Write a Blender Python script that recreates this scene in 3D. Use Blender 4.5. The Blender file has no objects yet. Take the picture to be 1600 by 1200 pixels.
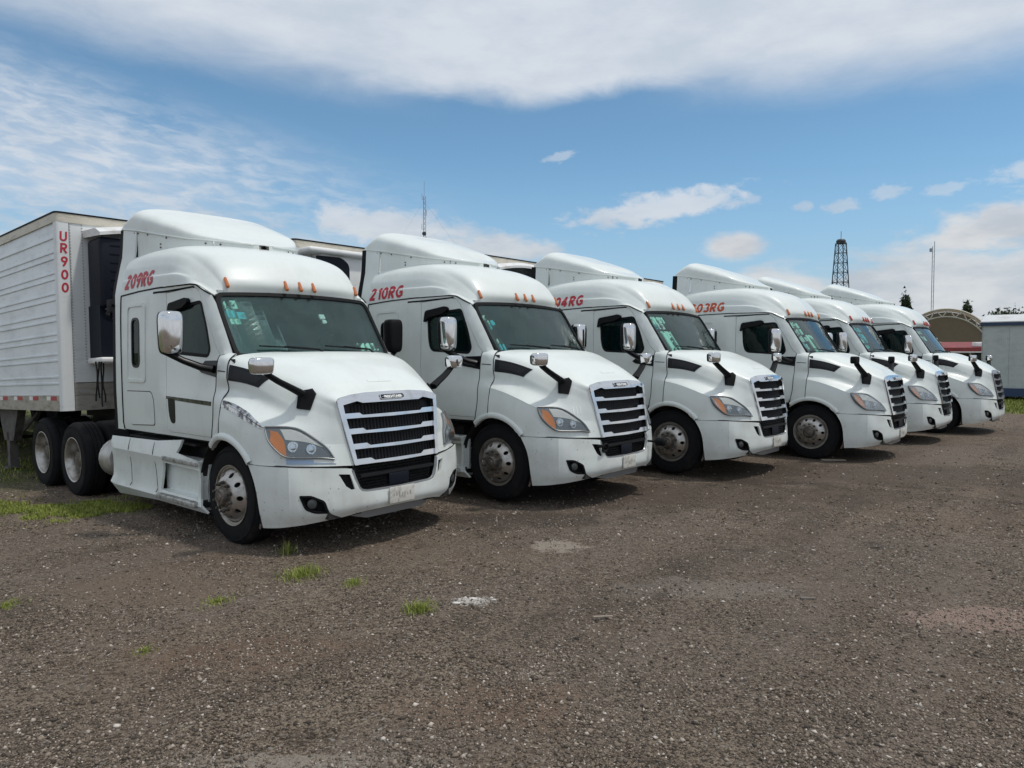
import bpy, bmesh, math, random
import numpy as np
from mathutils import Vector, Matrix
from mathutils.geometry import delaunay_2d_cdt

random.seed(7)
RNG = np.random.default_rng(11)
S = bpy.context.scene
COL = S.collection
R = math.radians

# ------------------------------------------------------------------ camera
cam = bpy.data.cameras.new('camera')
cam.sensor_width = 36.0
cam.lens = 1144.6 / 1600.0 * 36.0
cam.clip_start = 0.1
cam.clip_end = 4000
camo = bpy.data.objects.new('camera', cam)
COL.objects.link(camo)
camo.location = (0, 0, 1.893)
camo.rotation_euler = (R(90 - 2.293), 0, 0)
S.camera = camo
S.view_settings.view_transform = 'Standard'
S.view_settings.look = 'None'
S.view_settings.gamma = 1
S.view_settings.use_curve_mapping = False
S.view_settings.exposure = 0.0

# ------------------------------------------------------------------ sun and sky
SUN_EL, SUN_AZ = 66.0, -12.0          # azimuth measured from +X towards +Y
sun = bpy.data.lights.new('sun', 'SUN')
sun.energy = 1.95
sun.angle = R(4.0)
sun.color = (1.0, 0.95, 0.88)
suno = bpy.data.objects.new('sun', sun)
COL.objects.link(suno)
sd = Vector((math.cos(R(SUN_EL)) * math.cos(R(SUN_AZ)), math.cos(R(SUN_EL)) * math.sin(R(SUN_AZ)), math.sin(R(SUN_EL))))
suno.rotation_euler = sd.to_track_quat('Z', 'Y').to_euler()
suno.location = (0, 0, 60)


class NT:
    """tiny helper to write node trees"""
    def __init__(s, tree):
        s.t = tree; s.n = tree.nodes; s.l = tree.links

    def node(s, typ, **kw):
        n = s.n.new(typ)
        for k, v in kw.items():
            setattr(n, k, v)
        return n

    def put(s, sock, v):
        if v is None:
            return
        if isinstance(v, bpy.types.NodeSocket):
            s.l.new(v, sock)
        else:
            sock.default_value = v

    def math(s, op, a, b=None, c=None, clamp=False):
        n = s.node('ShaderNodeMath', operation=op); n.use_clamp = clamp
        for i, v in enumerate((a, b, c)):
            if v is not None:
                s.put(n.inputs[i], v)
        return n.outputs[0]

    def vmath(s, op, a, b=None, out=0):
        n = s.node('ShaderNodeVectorMath', operation=op)
        s.put(n.inputs[0], a)
        if b is not None:
            s.put(n.inputs[3 if op == 'SCALE' else 1], b)
        return n.outputs[out]

    def comb(s, x, y, z=0.0):
        n = s.node('ShaderNodeCombineXYZ')
        for i, v in enumerate((x, y, z)):
            s.put(n.inputs[i], v)
        return n.outputs[0]

    def sep(s, v):
        n = s.node('ShaderNodeSeparateXYZ'); s.put(n.inputs[0], v)
        return n.outputs

    def noise(s, vec, scale=5.0, detail=4.0, rough=0.5, dist=0.0):
        n = s.node('ShaderNodeTexNoise'); s.put(n.inputs['Vector'], vec)
        n.inputs['Scale'].default_value = scale; n.inputs['Detail'].default_value = detail
        n.inputs['Roughness'].default_value = rough; n.inputs['Distortion'].default_value = dist
        return n.outputs[0]

    def voro(s, vec, scale=5.0, feature='F1', out=0, rand=1.0):
        n = s.node('ShaderNodeTexVoronoi', feature=feature); s.put(n.inputs['Vector'], vec)
        n.inputs['Scale'].default_value = scale
        n.inputs['Randomness'].default_value = rand
        return n.outputs[out]

    def ramp(s, v, a, b, c=0.0, d=1.0, smooth=True):
        n = s.node('ShaderNodeMapRange', interpolation_type='SMOOTHSTEP' if smooth else 'LINEAR')
        s.put(n.inputs[0], v)
        n.inputs[1].default_value = a; n.inputs[2].default_value = b
        n.inputs[3].default_value = c; n.inputs[4].default_value = d
        return n.outputs[0]

    def mix(s, f, a, b):
        n = s.node('ShaderNodeMix', data_type='RGBA')
        s.put(n.inputs[0], f)
        for i, v in ((6, a), (7, b)):
            if isinstance(v, tuple) and len(v) == 3:
                v = (*v, 1)
            s.put(n.inputs[i], v)
        return n.outputs[2]


w = bpy.data.worlds.new('World')
S.world = w
w.use_nodes = True
W = NT(w.node_tree)
W.n.clear()


def build_world():
    sky = W.node('ShaderNodeTexSky', sky_type='NISHITA')
    sky.sun_disc = False
    sky.sun_elevation = R(SUN_EL)
    sky.sun_rotation = R(90 - SUN_AZ)
    sky.altitude = 2200
    sky.air_density = 1.0
    sky.dust_density = 1.2
    sky.ozone_density = 1.4
    geo = W.node('ShaderNodeNewGeometry')
    d = W.vmath('SCALE', geo.outputs['Incoming'], -1.0)
    x, y, z = W.sep(d)
    el = W.math('MULTIPLY', W.math('ARCSINE', z), 57.2958)
    az = W.math('MULTIPLY', W.math('ARCTAN2', x, y), 57.2958)     # 0 = straight ahead, right positive
    ae = W.comb(az, el)
    zc = W.math('MAXIMUM', z, 0.03)
    pl = W.comb(W.math('DIVIDE', x, zc), W.math('DIVIDE', y, zc))   # cloud plane coordinates
    # high smooth deck above a wavy edge
    n1 = W.noise(W.vmath('MULTIPLY', ae, (0.045, 0.10, 1)), 1.0, 5, 0.55)
    n2 = W.noise(W.vmath('MULTIPLY', ae, (0.16, 0.42, 1)), 1.0, 5, 0.6, 0.6)
    edge = W.math('ADD', 18.3, W.math('MULTIPLY', W.math('ABSOLUTE', W.math('ADD', az, -1.0)), 0.05))
    edge = W.math('ADD', edge, W.ramp(az, -4.0, -24.0, 0.0, 0.9))
    edge = W.math('SUBTRACT', edge, W.ramp(az, 12.0, 30.0, 0.0, 1.6))
    e2 = W.math('SUBTRACT', el, edge)
    e2 = W.math('ADD', e2, W.math('MULTIPLY', W.math('SUBTRACT', n1, 0.5), 2.0))
    e2 = W.math('ADD', e2, W.math('MULTIPLY', W.math('SUBTRACT', n2, 0.5), 2.0))
    deck_s = W.ramp(e2, -2.0, 3.0)
    deck_h = W.ramp(e2, -0.25, 1.6)
    ctr = W.math('MULTIPLY', W.ramp(az, -16.0, -4.0), W.ramp(az, 20.0, 8.0))
    deck = W.math('ADD', W.math('MULTIPLY', deck_h, ctr), W.math('MULTIPLY', deck_s, W.math('SUBTRACT', 1.0, ctr)))
    nb = W.noise(W.vmath('MULTIPLY', ae, (0.03, 0.05, 1)), 1.0, 3, 0.5)
    deck = W.math('MULTIPLY', deck, W.ramp(nb, 0.2, 0.5, 0.88, 0.98))
    # mackerel ripples on the left
    rp = W.noise(W.vmath('MULTIPLY', W.comb(W.math('SUBTRACT', az, W.math('MULTIPLY', el, -1.0)), el), (0.42, 1.35, 1)), 1.0, 4, 0.62, 0.4)
    veil = W.noise(W.vmath('MULTIPLY', ae, (0.07, 0.13, 1)), 1.0, 3, 0.5)
    lm = W.math('MULTIPLY', W.ramp(az, 1.0, -24.0), W.math('MULTIPLY', W.ramp(el, 1.0, 7.0), W.ramp(W.math('ADD', el, W.math('MULTIPLY', az, 0.22)), 13.5, 8.0)))
    mack = W.math('MULTIPLY', W.ramp(rp, 0.36, 0.68), lm)
    mack = W.math('ADD', W.math('MULTIPLY', mack, 0.46), W.math('MULTIPLY', W.math('MULTIPLY', lm, W.ramp(veil, 0.25, 0.65)), 0.5), clamp=True)

    # separate small clouds: (azimuth, elevation, half width, half height, density)
    def blob(a0, e0, wa, he, dens, flat=0.0, sc=0.5, amp=1.1):
        nn = W.noise(W.vmath('MULTIPLY', ae, (sc, sc * 1.9, 1)), 1.0, 6, 0.6, 0.3)
        dx = W.math('DIVIDE', W.math('SUBTRACT', az, a0), wa)
        dy = W.math('DIVIDE', W.math('SUBTRACT', W.math('ADD', el, W.math('MULTIPLY', W.math('SUBTRACT', az, a0), -flat)), e0), he)
        r = W.math('SQRT', W.math('ADD', W.math('MULTIPLY', dx, dx), W.math('MULTIPLY', dy, dy)))
        r = W.math('ADD', r, W.math('MULTIPLY', W.math('SUBTRACT', nn, 0.5), amp * 1.6))
        return W.math('MULTIPLY', W.ramp(r, 1.05, 0.45), dens)
    cl = blob(11.5, 11.0, 7.6, 1.35, 0.85, 0.12, 0.5, 1.2)
    for b in ((16.8, 8.0, 2.7, 1.25, 0.98, 0.0, 0.6, 0.40), (26.3, 8.6, 5.2, 1.5, 0.0, 0.0, 0.5, 1.0),
              (-9.5, 9.6, 7.5, 1.9, 0.85, -0.10, 0.4, 0.9), (-5.0, 8.9, 9.5, 1.5, 0.6, -0.1, 0.35, 1.2),
              (-1.0, 8.2, 5.5, 1.3, 0.85, -0.05, 0.5, 0.8), (3.8, 14.9, 1.5, 0.45, 0.5, 0.2, 1.0, 1.2),
              (18.0, 11.3, 1.1, 0.4, 0.45, 0.1, 1.0, 1.0), (21.5, 10.6, 0.9, 0.4, 0.5, 0.0, 1.0, 0.9),
              (24.0, 10.4, 1.5, 0.55, 0.55, 0.05, 1.0, 1.1), (27.0, 11.1, 1.3, 0.6, 0.5, 0.1, 1.0, 1.0),
              (30.5, 11.0, 1.9, 0.5, 0.4, 0.1, 0.9, 1.2), (35.5, 11.6, 2.6, 1.0, 0.6, 0.1, 0.6, 1.2),
              (34.0, 8.4, 7.0, 1.9, 0.95, 0.14, 0.4, 0.9)):
        cl = W.math('MAXIMUM', cl, blob(*b))
    # bank of cumulus low above the horizon, heavier to the right
    hn = W.noise(W.vmath('MULTIPLY', ae, (0.12, 0.3, 1)), 1.0, 6, 0.58, 0.2)
    top = W.math('ADD', W.ramp(az, 2.0, 30.0, 4.6, 7.2), W.math('MULTIPLY', W.math('SUBTRACT', hn, 0.5), 8.0))
    top = W.math('ADD', top, W.ramp(az, -5.0, -30.0, 0.0, 2.0))
    bank = W.math('MULTIPLY', W.ramp(W.math('SUBTRACT', top, el), -0.4, 1.4), 0.86)
    haze = W.math('MULTIPLY', W.ramp(el, 15.0, 0.0), 0.8)
    cloud = W.math('MAXIMUM', W.math('MAXIMUM', deck, mack), W.math('MAXIMUM', cl, bank))
    # broken cloud like the banks in view, added behind the camera to whiten reflections
    bn = W.noise(W.vmath('MULTIPLY', pl, (.45, .45, 1)), 1.0, 6, 0.6, 0.3)
    back = W.math('MULTIPLY', W.math('MULTIPLY', W.ramp(bn, 0.32, 0.52), W.ramp(W.math('ABSOLUTE', az), 40.0, 62.0)), 0.95)
    cloud = W.math('MAXIMUM', cloud, back)
    sh = W.noise(W.vmath('MULTIPLY', ae, (0.11, 0.3, 1)), 1.0, 5, 0.6)
    cc = W.mix(W.ramp(sh, 0.3, 0.66), (4.9, 5.5, 6.3), (5.9, 6.35, 6.95))
    low = W.mix(W.ramp(sh, 0.3, 0.66), (4.3, 4.6, 5.05), (6.3, 6.35, 6.4))
    cc = W.mix(W.ramp(el, 13.0, 7.0), cc, low)
    hs = W.node('ShaderNodeMix', data_type='RGBA', blend_type='MULTIPLY')
    hs.inputs[0].default_value = 1.0
    W.put(hs.inputs[6], sky.outputs[0]); W.put(hs.inputs[7], (1.02, 1.27, 1.21, 1))
    col = W.mix(haze, hs.outputs[2], (3.1, 4.1, 5.3))
    col = W.mix(cloud, col, cc)
    bg = W.node('ShaderNodeBackground'); bg.inputs[1].default_value = 0.115
    W.put(bg.inputs[0], col)
    out = W.node('ShaderNodeOutputWorld')
    W.l.new(bg.outputs[0], out.inputs[0])


build_world()


# ------------------------------------------------------------------ materials
def mat(name, col, rough=0.5, metal=0.0, coat=0.0, spec=0.5, bump=None, vary=None, trans=0.0, alpha=1.0, emis=None):
    """vary = (second colour, scale, low, high) noise mix; bump = (scale, strength, distance)"""
    m = bpy.data.materials.new(name); m.use_nodes = True
    t = NT(m.node_tree); b = t.n['Principled BSDF']
    b.inputs['Base Color'].default_value = (*col, 1)
    b.inputs['Roughness'].default_value = rough
    b.inputs['Metallic'].default_value = metal
    b.inputs['Coat Weight'].default_value = coat
    b.inputs['Coat Roughness'].default_value = 0.06
    b.inputs['Specular IOR Level'].default_value = spec
    b.inputs['Transmission Weight'].default_value = trans
    b.inputs['Alpha'].default_value = alpha
    tc = t.node('ShaderNodeTexCoord')
    if vary:
        c2, sc, lo, hi = vary[:4]
        n = t.noise(t.vmath('MULTIPLY', tc.outputs['Object'], vary[4] if len(vary) > 4 else (1, 1, 1)), sc, 6, 0.65)
        t.l.new(t.mix(t.ramp(n, lo, hi), col, c2), b.inputs['Base Color'])
    if bump:
        n = t.noise(tc.outputs['Object'], bump[0], 4, 0.6)
        bn = t.node('ShaderNodeBump'); bn.inputs['Strength'].default_value = bump[1]
        bn.inputs['Distance'].default_value = bump[2]
        t.l.new(n, bn.inputs['Height']); t.l.new(bn.outputs[0], b.inputs['Normal'])
    return m


def paint_mat():
    m = bpy.data.materials.new('white_paint'); m.use_nodes = True
    t = NT(m.node_tree); b = t.n['Principled BSDF']
    tc = t.node('ShaderNodeTexCoord')
    o = tc.outputs['Object']
    _, _, z = t.sep(o)
    oi = t.node('ShaderNodeObjectInfo')
    o = t.vmath('ADD', o, t.vmath('MULTIPLY', oi.outputs['Location'], (1.7, 1.7, 0.0)))
    n = t.noise(o, 2.2, 6, 0.65)
    st = t.noise(t.vmath('MULTIPLY', o, (14, 14, 0.9)), 1.0, 5, 0.7)         # rain streaks
    sp = t.noise(o, 70, 3, 0.85)
    lowd = t.ramp(z, 1.15, 0.2)
    dirt = t.math('MULTIPLY', t.math('ADD', t.math('MULTIPLY', t.ramp(n, 0.42, 0.75), 0.18), t.math('MULTIPLY', t.ramp(st, 0.5, 0.8), 0.12)), 1.0)
    dirt = t.math('ADD', dirt, t.math('MULTIPLY', lowd, t.math('ADD', t.math('MULTIPLY', t.ramp(n, 0.35, 0.7), 0.22), t.math('MULTIPLY', t.ramp(sp, 0.6, 0.72), 0.5))), clamp=True)
    c = t.mix(dirt, (0.725, 0.77, 0.745), (0.36, 0.35, 0.31))
    vd = t.voro(o, 17); vc = t.ramp(t.noise(o, 4.5, 3, .6), .46, .6)
    c = t.mix(t.math('MULTIPLY', t.math('MULTIPLY', t.ramp(vd, .17, .08), vc), t.ramp(z, 1.3, .7, .12, .75)), c, (.20, .18, .15))
    t.l.new(c, b.inputs['Base Color'])
    t.l.new(t.math('ADD', 0.40, t.math('MULTIPLY', dirt, 0.45)), b.inputs['Roughness'])
    b.inputs['Coat Weight'].default_value = 0.32
    t.l.new(t.math('ADD', 0.05, t.math('MULTIPLY', dirt, 0.6)), b.inputs['Coat Roughness'])
    bn = t.node('ShaderNodeBump'); bn.inputs['Strength'].default_value = 0.12; bn.inputs['Distance'].default_value = 0.004
    t.l.new(t.noise(o, 3.0, 2, 0.5), bn.inputs['Height'])
    t.l.new(bn.outputs[0], b.inputs['Normal'])
    return m


def glass_mat(name, tint, refl=0.0, dust=(.02, .14), film=(0.16, 0.19, 0.18), k=1.15):
    """see-through pane: transparent tint under a clear reflection"""
    m = bpy.data.materials.new(name); m.use_nodes = True
    t = NT(m.node_tree); t.n.clear()
    tr = t.node('ShaderNodeBsdfTransparent'); tr.inputs[0].default_value = (*tint, 1)
    gl = t.node('ShaderNodeBsdfGlossy'); gl.inputs['Roughness'].default_value = 0.03
    df = t.node('ShaderNodeBsdfDiffuse'); df.inputs[0].default_value = (*film, 1)
    lw = t.node('ShaderNodeFresnel'); lw.inputs[0].default_value = 1.5
    tc = t.node('ShaderNodeTexCoord')
    dn = t.ramp(t.noise(tc.outputs['Object'], 3.0, 6, 0.6), 0.35, 0.75, dust[0], dust[1])
    m1 = t.node('ShaderNodeMixShader'); t.put(m1.inputs[0], dn); t.l.new(tr.outputs[0], m1.inputs[1]); t.l.new(df.outputs[0], m1.inputs[2])
    m2 = t.node('ShaderNodeMixShader'); t.put(m2.inputs[0], t.math('ADD', t.math('MULTIPLY', lw.outputs[0], k), refl, clamp=True))
    t.l.new(m1.outputs[0], m2.inputs[1]); t.l.new(gl.outputs[0], m2.inputs[2])
    o = t.node('ShaderNodeOutputMaterial'); t.l.new(m2.outputs[0], o.inputs[0])
    return m


M = {}
M['paint'] = paint_mat()
M['chrome'] = mat('chrome', (0.72, 0.72, 0.73), 0.09, 1.0, vary=((0.55, 0.55, 0.55), 6, 0.45, 0.8))
M['alu'] = mat('wheel_aluminium', (0.50, 0.48, 0.45), 0.36, 0.85, vary=((0.24, 0.21, 0.18), 9, 0.4, 0.75), bump=(60, 0.15, 0.002))
M['alu_dull'] = mat('dull_aluminium', (0.55, 0.54, 0.52), 0.45, 0.7, vary=((0.30, 0.29, 0.27), 7, 0.35, 0.75), bump=(40, 0.2, 0.002))
M['tread'] = mat('step_metal', (0.50, 0.50, 0.48), 0.5, 0.6, vary=((0.2, 0.2, 0.19), 12, 0.4, 0.7))
M['black'] = mat('black_plastic', (0.009, 0.0098, 0.011), 0.6, spec=0.12)
M['gloss_black'] = mat('gloss_black_plastic', (0.008, 0.009, 0.011), 0.32, spec=0.22)
M['dark'] = mat('dark_underbody', (0.012, 0.012, 0.013), 0.8, vary=((0.03, 0.027, 0.024), 5, 0.4, 0.7))
M['rubber'] = mat('tyre_rubber', (0.010, 0.0105, 0.012), 0.85, spec=.2, vary=((0.040, 0.036, 0.032), 5, 0.5, 0.9), bump=(70, 0.35, 0.003))
M['hub'] = mat('greasy_hub_metal', (0.10, 0.09, 0.08), 0.5, 0.6, vary=((0.22, 0.19, 0.16), 14, 0.4, 0.7), bump=(60, 0.4, 0.003))
M['glass'] = glass_mat('windscreen_glass', (0.66, 0.86, 0.82), 0.0, (.045, .15), (.12, .22, .21), .95)
M['side_glass'] = glass_mat('side_window_glass', (0.16, 0.27, 0.26), 0.0, (.05, .11), (.05, .15, .15), .55)
M['clear'] = glass_mat('clear_lamp_cover', (0.93, 0.94, 0.94), 0.0, (.0, .03), (.4, .4, .38), .55)
M['amber'] = mat('amber_lens', (0.80, 0.24, 0.03), 0.3, coat=0.7, bump=(90, 0.4, 0.002))
M['marker'] = mat('marker_lamp_lens', (0.50, 0.14, 0.03), 0.3, coat=0.5)
M['redlens'] = mat('red_marker_lens', (0.42, 0.05, 0.035), 0.3, coat=0.5)
M['housing'] = mat('lamp_housing', (0.20, 0.225, 0.24), 0.3, 0.3)
M['reflector'] = mat('lamp_reflector', (0.86, 0.85, 0.80), 0.35, 0.1, coat=0.3)
M['lens'] = mat('projector_lens', (0.70, 0.74, 0.78), 0.06, 0.85, coat=1.0)
M['seat'] = mat('grey_seat_cloth', (0.035, 0.04, 0.045), 0.85)
M['trim'] = mat('grey_cab_trim', (0.50, 0.55, 0.54), 0.8)
M['curtain'] = mat('pale_cab_curtain', (0.84, 0.90, 0.88), 0.85, vary=((0.66, 0.74, 0.72), 4, 0.4, 0.65, (8, 8, 0.4)))
M['red'] = mat('red_lettering', (0.50, 0.028, 0.05), 0.45)
M['orange'] = mat('orange_red_lettering', (0.56, 0.085, 0.03), 0.45)
M['white_sticker'] = mat('white_sticker', (0.75, 0.78, 0.76), 0.6)
M['halo'] = mat('white_letter_edge', (0.86, 0.87, 0.86), 0.5)
M['teal'] = mat('turquoise_sticker', (0.07, 0.60, 0.72), 0.5)
M['mint'] = mat('pale_green_paper', (0.62, 0.85, 0.76), 0.7)
M['plate'] = mat('worn_licence_plate', (0.62, 0.61, 0.56), 0.5, vary=((0.46, 0.44, 0.40), 16, 0.48, 0.6))
M['plate_ink'] = mat('plate_print', (0.34, 0.33, 0.31), 0.6)
M['wall'] = mat('trailer_side_skin', (0.78, 0.82, 0.85), 0.42, 0.1, vary=((0.60, 0.63, 0.66), 1.6, 0.4, 0.8, (1, 1, 3)), bump=(9, 0.12, 0.004))
M['fwall'] = mat('trailer_front_skin', (0.72, 0.74, 0.74), 0.45, vary=((0.48, 0.47, 0.44), 1.8, 0.5, 0.85, (1, 1, 2)))
M['rail'] = mat('weathered_rail_metal', (0.44, 0.41, 0.36), 0.5, 0.35, vary=((0.25, 0.22, 0.18), 5, 0.4, 0.75, (1, 1, 3)))
M['frail'] = mat('pale_tan_front_rail', (0.60, 0.56, 0.47), 0.5, 0.1, vary=((0.40, 0.36, 0.29), 5, 0.45, 0.75, (1, 1, 3)))
M['navy'] = mat('dark_unit_casing', (0.007, 0.010, 0.018), 0.5, spec=.2)
M['unit_white'] = mat('white_unit_cover', (0.76, 0.76, 0.75), 0.4, vary=((0.5, 0.48, 0.44), 4, 0.5, 0.8))
M['tape_red'] = mat('red_reflective_tape', (0.42, 0.02, 0.04), 0.4)
M['tape_white'] = mat('white_reflective_tape', (0.78, 0.78, 0.76), 0.4)
M['rust'] = mat('rusty_steel', (0.13, 0.12, 0.115), 0.7, 0.3, vary=((0.07, 0.06, 0.055), 6, 0.4, 0.7))
M['mudflap'] = mat('brown_grimy_liner', (0.09, 0.065, 0.05), 0.8, vary=((0.16, 0.13, 0.11), 8, 0.4, 0.7))
M['fog'] = mat('dull_fog_lens', (.055, .06, .062), .3)
M['dark_chrome'] = mat('smoky_chrome_strip', (.20, .21, .22), .22, .9, vary=((.07, .07, .08), 5, .4, .7, (3, 1, 1)))
M['fender_chrome'] = mat('fender_chrome_strip', (.62, .63, .64), .16, 1.0, vary=((.12, .12, .13), 11, .45, .62, (1.5, 1, 1)))
M['grey_trim'] = mat('grey_grille_surround', (0.26, 0.27, 0.28), 0.35, 0.5)
M['meshgrid'] = mat('black_mesh', (0.016, 0.017, 0.020), 0.5, spec=.25)
M['blue_film'] = mat('pale_blue_plate', (0.36, 0.48, 0.66), 0.3)


# ------------------------------------------------------------------ mesh helpers
def tag(o, label=None, cat=None, group=None, kind=None):
    if label: o['label'] = label
    if cat: o['category'] = cat
    if group: o['group'] = group
    if kind: o['kind'] = kind
    return o


def link(name, me, parent=None):
    o = bpy.data.objects.new(name, me)
    COL.objects.link(o)
    if parent is not None:
        o.parent = parent
    return o


def empty(name, loc=(0, 0, 0), rot=(0, 0, 0)):
    o = bpy.data.objects.new(name, None)
    o.empty_display_size = 0.3
    COL.objects.link(o); o.location = loc; o.rotation_euler = rot
    return o


class MB:
    """collects geometry, one mesh object at the end"""
    def __init__(s):
        s.v = []; s.f = []; s.m = []; s.mats = []

    def add(s, v, f, m=0):
        k = len(s.v)
        s.v += [tuple(map(float, p)) for p in v]
        s.f += [tuple(i + k for i in q) for q in f]
        s.m += [m] * len(f)

    def box(s, c, d, rot=None, m=0, bev=0.0):
        hx, hy, hz = d[0] / 2, d[1] / 2, d[2] / 2
        if bev > 0:
            bm = bmesh.new(); bmesh.ops.create_cube(bm, size=1)
            for q in bm.verts:
                q.co = Vector((q.co.x * d[0], q.co.y * d[1], q.co.z * d[2]))
            bmesh.ops.bevel(bm, geom=bm.edges[:], offset=min(bev, min(d) * 0.45), segments=3, affect='EDGES', profile=0.5)
            P = [Vector(q.co) for q in bm.verts]; bm.verts.index_update()
            F = [tuple(q.index for q in f.verts) for f in bm.faces]; bm.free()
        else:
            P = [Vector((a * hx, b * hy, e * hz)) for a in (-1, 1) for b in (-1, 1) for e in (-1, 1)]
            F = [(0, 1, 3, 2), (4, 6, 7, 5), (0, 4, 5, 1), (2, 3, 7, 6), (0, 2, 6, 4), (1, 5, 7, 3)]
        if rot is not None:
            P = [rot @ p for p in P]
        s.add([p + Vector(c) for p in P], F, m)

    def tube(s, pts, r, n=8, m=0, caps=True, flat=1.0, up=None):
        pts = [Vector(p) for p in pts]
        rs = r if isinstance(r, (list, tuple)) else [r] * len(pts)
        rings = []; U = None
        for i, p in enumerate(pts):
            a = pts[max(i - 1, 0)]; b = pts[min(i + 1, len(pts) - 1)]
            t = (b - a).normalized()
            if U is None:
                u = Vector(up) if up else (Vector((0, 0, 1)) if abs(t.z) < 0.9 else Vector((1, 0, 0)))
            else:
                u = U
            u = (u - t * u.dot(t)).normalized(); U = u
            w_ = t.cross(u)
            rings.append([p + rs[i] * (math.cos(2 * math.pi * k / n) * w_ + flat * math.sin(2 * math.pi * k / n) * u) for k in range(n)])
        V = [q for rg in rings for q in rg]
        F = []
        for i in range(len(pts) - 1):
            for k in range(n):
                F.append((i * n + k, i * n + (k + 1) % n, (i + 1) * n + (k + 1) % n, (i + 1) * n + k))
        if caps:
            F.append(tuple(range(n))[::-1]); F.append(tuple(range(len(V) - n, len(V))))
        s.add(V, F, m)

    def lathe(s, prof, c=(0, 0, 0), n=32, axis='y', m=0, sgn=1):
        """profile of (radius, height) turned round an axis through c"""
        V = []; F = []
        for r, h in prof:
            for k in range(n):
                a = 2 * math.pi * k / n
                if axis == 'y':
                    V.append((c[0] + r * math.cos(a), c[1] + h * sgn, c[2] + r * math.sin(a)))
                elif axis == 'z':
                    V.append((c[0] + r * math.cos(a), c[1] + r * math.sin(a), c[2] + h))
                else:
                    V.append((c[0] + h, c[1] + r * math.cos(a), c[2] + r * math.sin(a)))
        for i in range(len(prof) - 1):
            for k in range(n):
                F.append((i * n + k, i * n + (k + 1) % n, (i + 1) * n + (k + 1) % n, (i + 1) * n + k))
        s.add(V, F, m)

    def build(s, name, mats, parent=None, smooth=30, mirror=False):
        v = s.v; f = s.f; mi = s.m
        if mirror:
            k = len(v)
            v = v + [(a, -b, c) for a, b, c in v]
            f = f + [tuple(i + k for i in q)[::-1] for q in f]
            mi = mi + mi
        me = bpy.data.meshes.new(name)
        me.from_pydata(v, [], f)
        if not isinstance(mats, (list, tuple)):
            mats = [mats]
        for q in mats:
            me.materials.append(q)
        if len(mats) > 1:
            me.polygons.foreach_set('material_index', mi)
        bm = bmesh.new(); bm.from_mesh(me)
        bmesh.ops.recalc_face_normals(bm, faces=bm.faces)
        bm.to_mesh(me); bm.free()
        if smooth:
            me.shade_smooth() if hasattr(me, 'shade_smooth') else None
            me.polygons.foreach_set('use_smooth', [True] * len(me.polygons))
            me.set_sharp_from_angle(angle=R(smooth))
        me.update()
        return link(name, me, parent)


def flip(seq):
    return [(a, -b, c) for a, b, c in seq]


class Surf:
    """smooth patch through a grid of control points G[v][u] (Catmull-Rom)"""
    def __init__(s, G):
        s.G = np.array(G, float); s.nv, s.nu = s.G.shape[:2]
        a = s.G
        a = np.concatenate([2 * a[:1] - a[1:2], a, 2 * a[-1:] - a[-2:-1]], 0)
        a = np.concatenate([2 * a[:, :1] - a[:, 1:2], a, 2 * a[:, -1:] - a[:, -2:-1]], 1)
        s.A = a
        uu, vv = np.meshgrid(np.linspace(0, s.nu - 1, 70), np.linspace(0, s.nv - 1, 70))
        s.sam = (uu.ravel(), vv.ravel()); s.sp = s(uu.ravel(), vv.ravel())

    @staticmethod
    def wts(t):
        return np.stack([-.5 * t + t * t - .5 * t ** 3, 1 - 2.5 * t * t + 1.5 * t ** 3, .5 * t + 2 * t * t - 1.5 * t ** 3, -.5 * t * t + .5 * t ** 3], 0)

    def __call__(s, u, v):
        u = np.asarray(u, float); v = np.asarray(v, float)
        iu = np.clip(np.floor(u).astype(int), 0, s.nu - 2); iv = np.clip(np.floor(v).astype(int), 0, s.nv - 2)
        wu = s.wts(u - iu); wv = s.wts(v - iv)
        out = np.zeros(u.shape + (3,))
        for j in range(4):
            for i in range(4):
                out += (wv[j] * wu[i])[..., None] * s.A[iv + j, iu + i]
        return out

    def normal(s, u, v):
        e = 1e-3
        du = s(u + e, v) - s(u - e, v); dv = s(u, v + e) - s(u, v - e)
        n = np.cross(du, dv); n /= np.linalg.norm(n, axis=-1, keepdims=True) + 1e-12
        return n

    def inv(s, P, axes=(0, 1, 2)):
        P = np.asarray(P, float); ax = list(axes)
        k = np.argmin(((s.sp[:, ax] - P[ax]) ** 2).sum(1))
        u, v = s.sam[0][k], s.sam[1][k]
        for _ in range(12):
            e = 1e-4
            p = s(u, v)[ax]; J = np.stack([(s(u + e, v)[ax] - p) / e, (s(u, v + e)[ax] - p) / e], 1)
            try:
                d = np.linalg.lstsq(J, P[ax] - p, rcond=None)[0]
            except Exception:
                break
            d = np.clip(d, -0.5, 0.5)
            u += d[0]; v += d[1]
            if abs(d).max() < 1e-5:
                break
        return float(u), float(v)


def inside(pt, poly):
    x, y = pt; c = False; n = len(poly); j = n - 1
    for i in range(n):
        xi, yi = poly[i]; xj, yj = poly[j]
        if (yi > y) != (yj > y) and x < (xj - xi) * (y - yi) / (yj - yi) + xi:
            c = not c
        j = i
    return c


def dens(poly, step, closed=True):
    out = []; n = len(poly)
    for i in range(n if closed else n - 1):
        a = poly[i]; b = poly[(i + 1) % n]
        L = math.hypot((b[0] - a[0]) / step[0], (b[1] - a[1]) / step[1]); k = max(1, int(math.ceil(L)))
        for j in range(k):
            t = j / k
            out.append((a[0] + (b[0] - a[0]) * t, a[1] + (b[1] - a[1]) * t))
    return out


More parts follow.
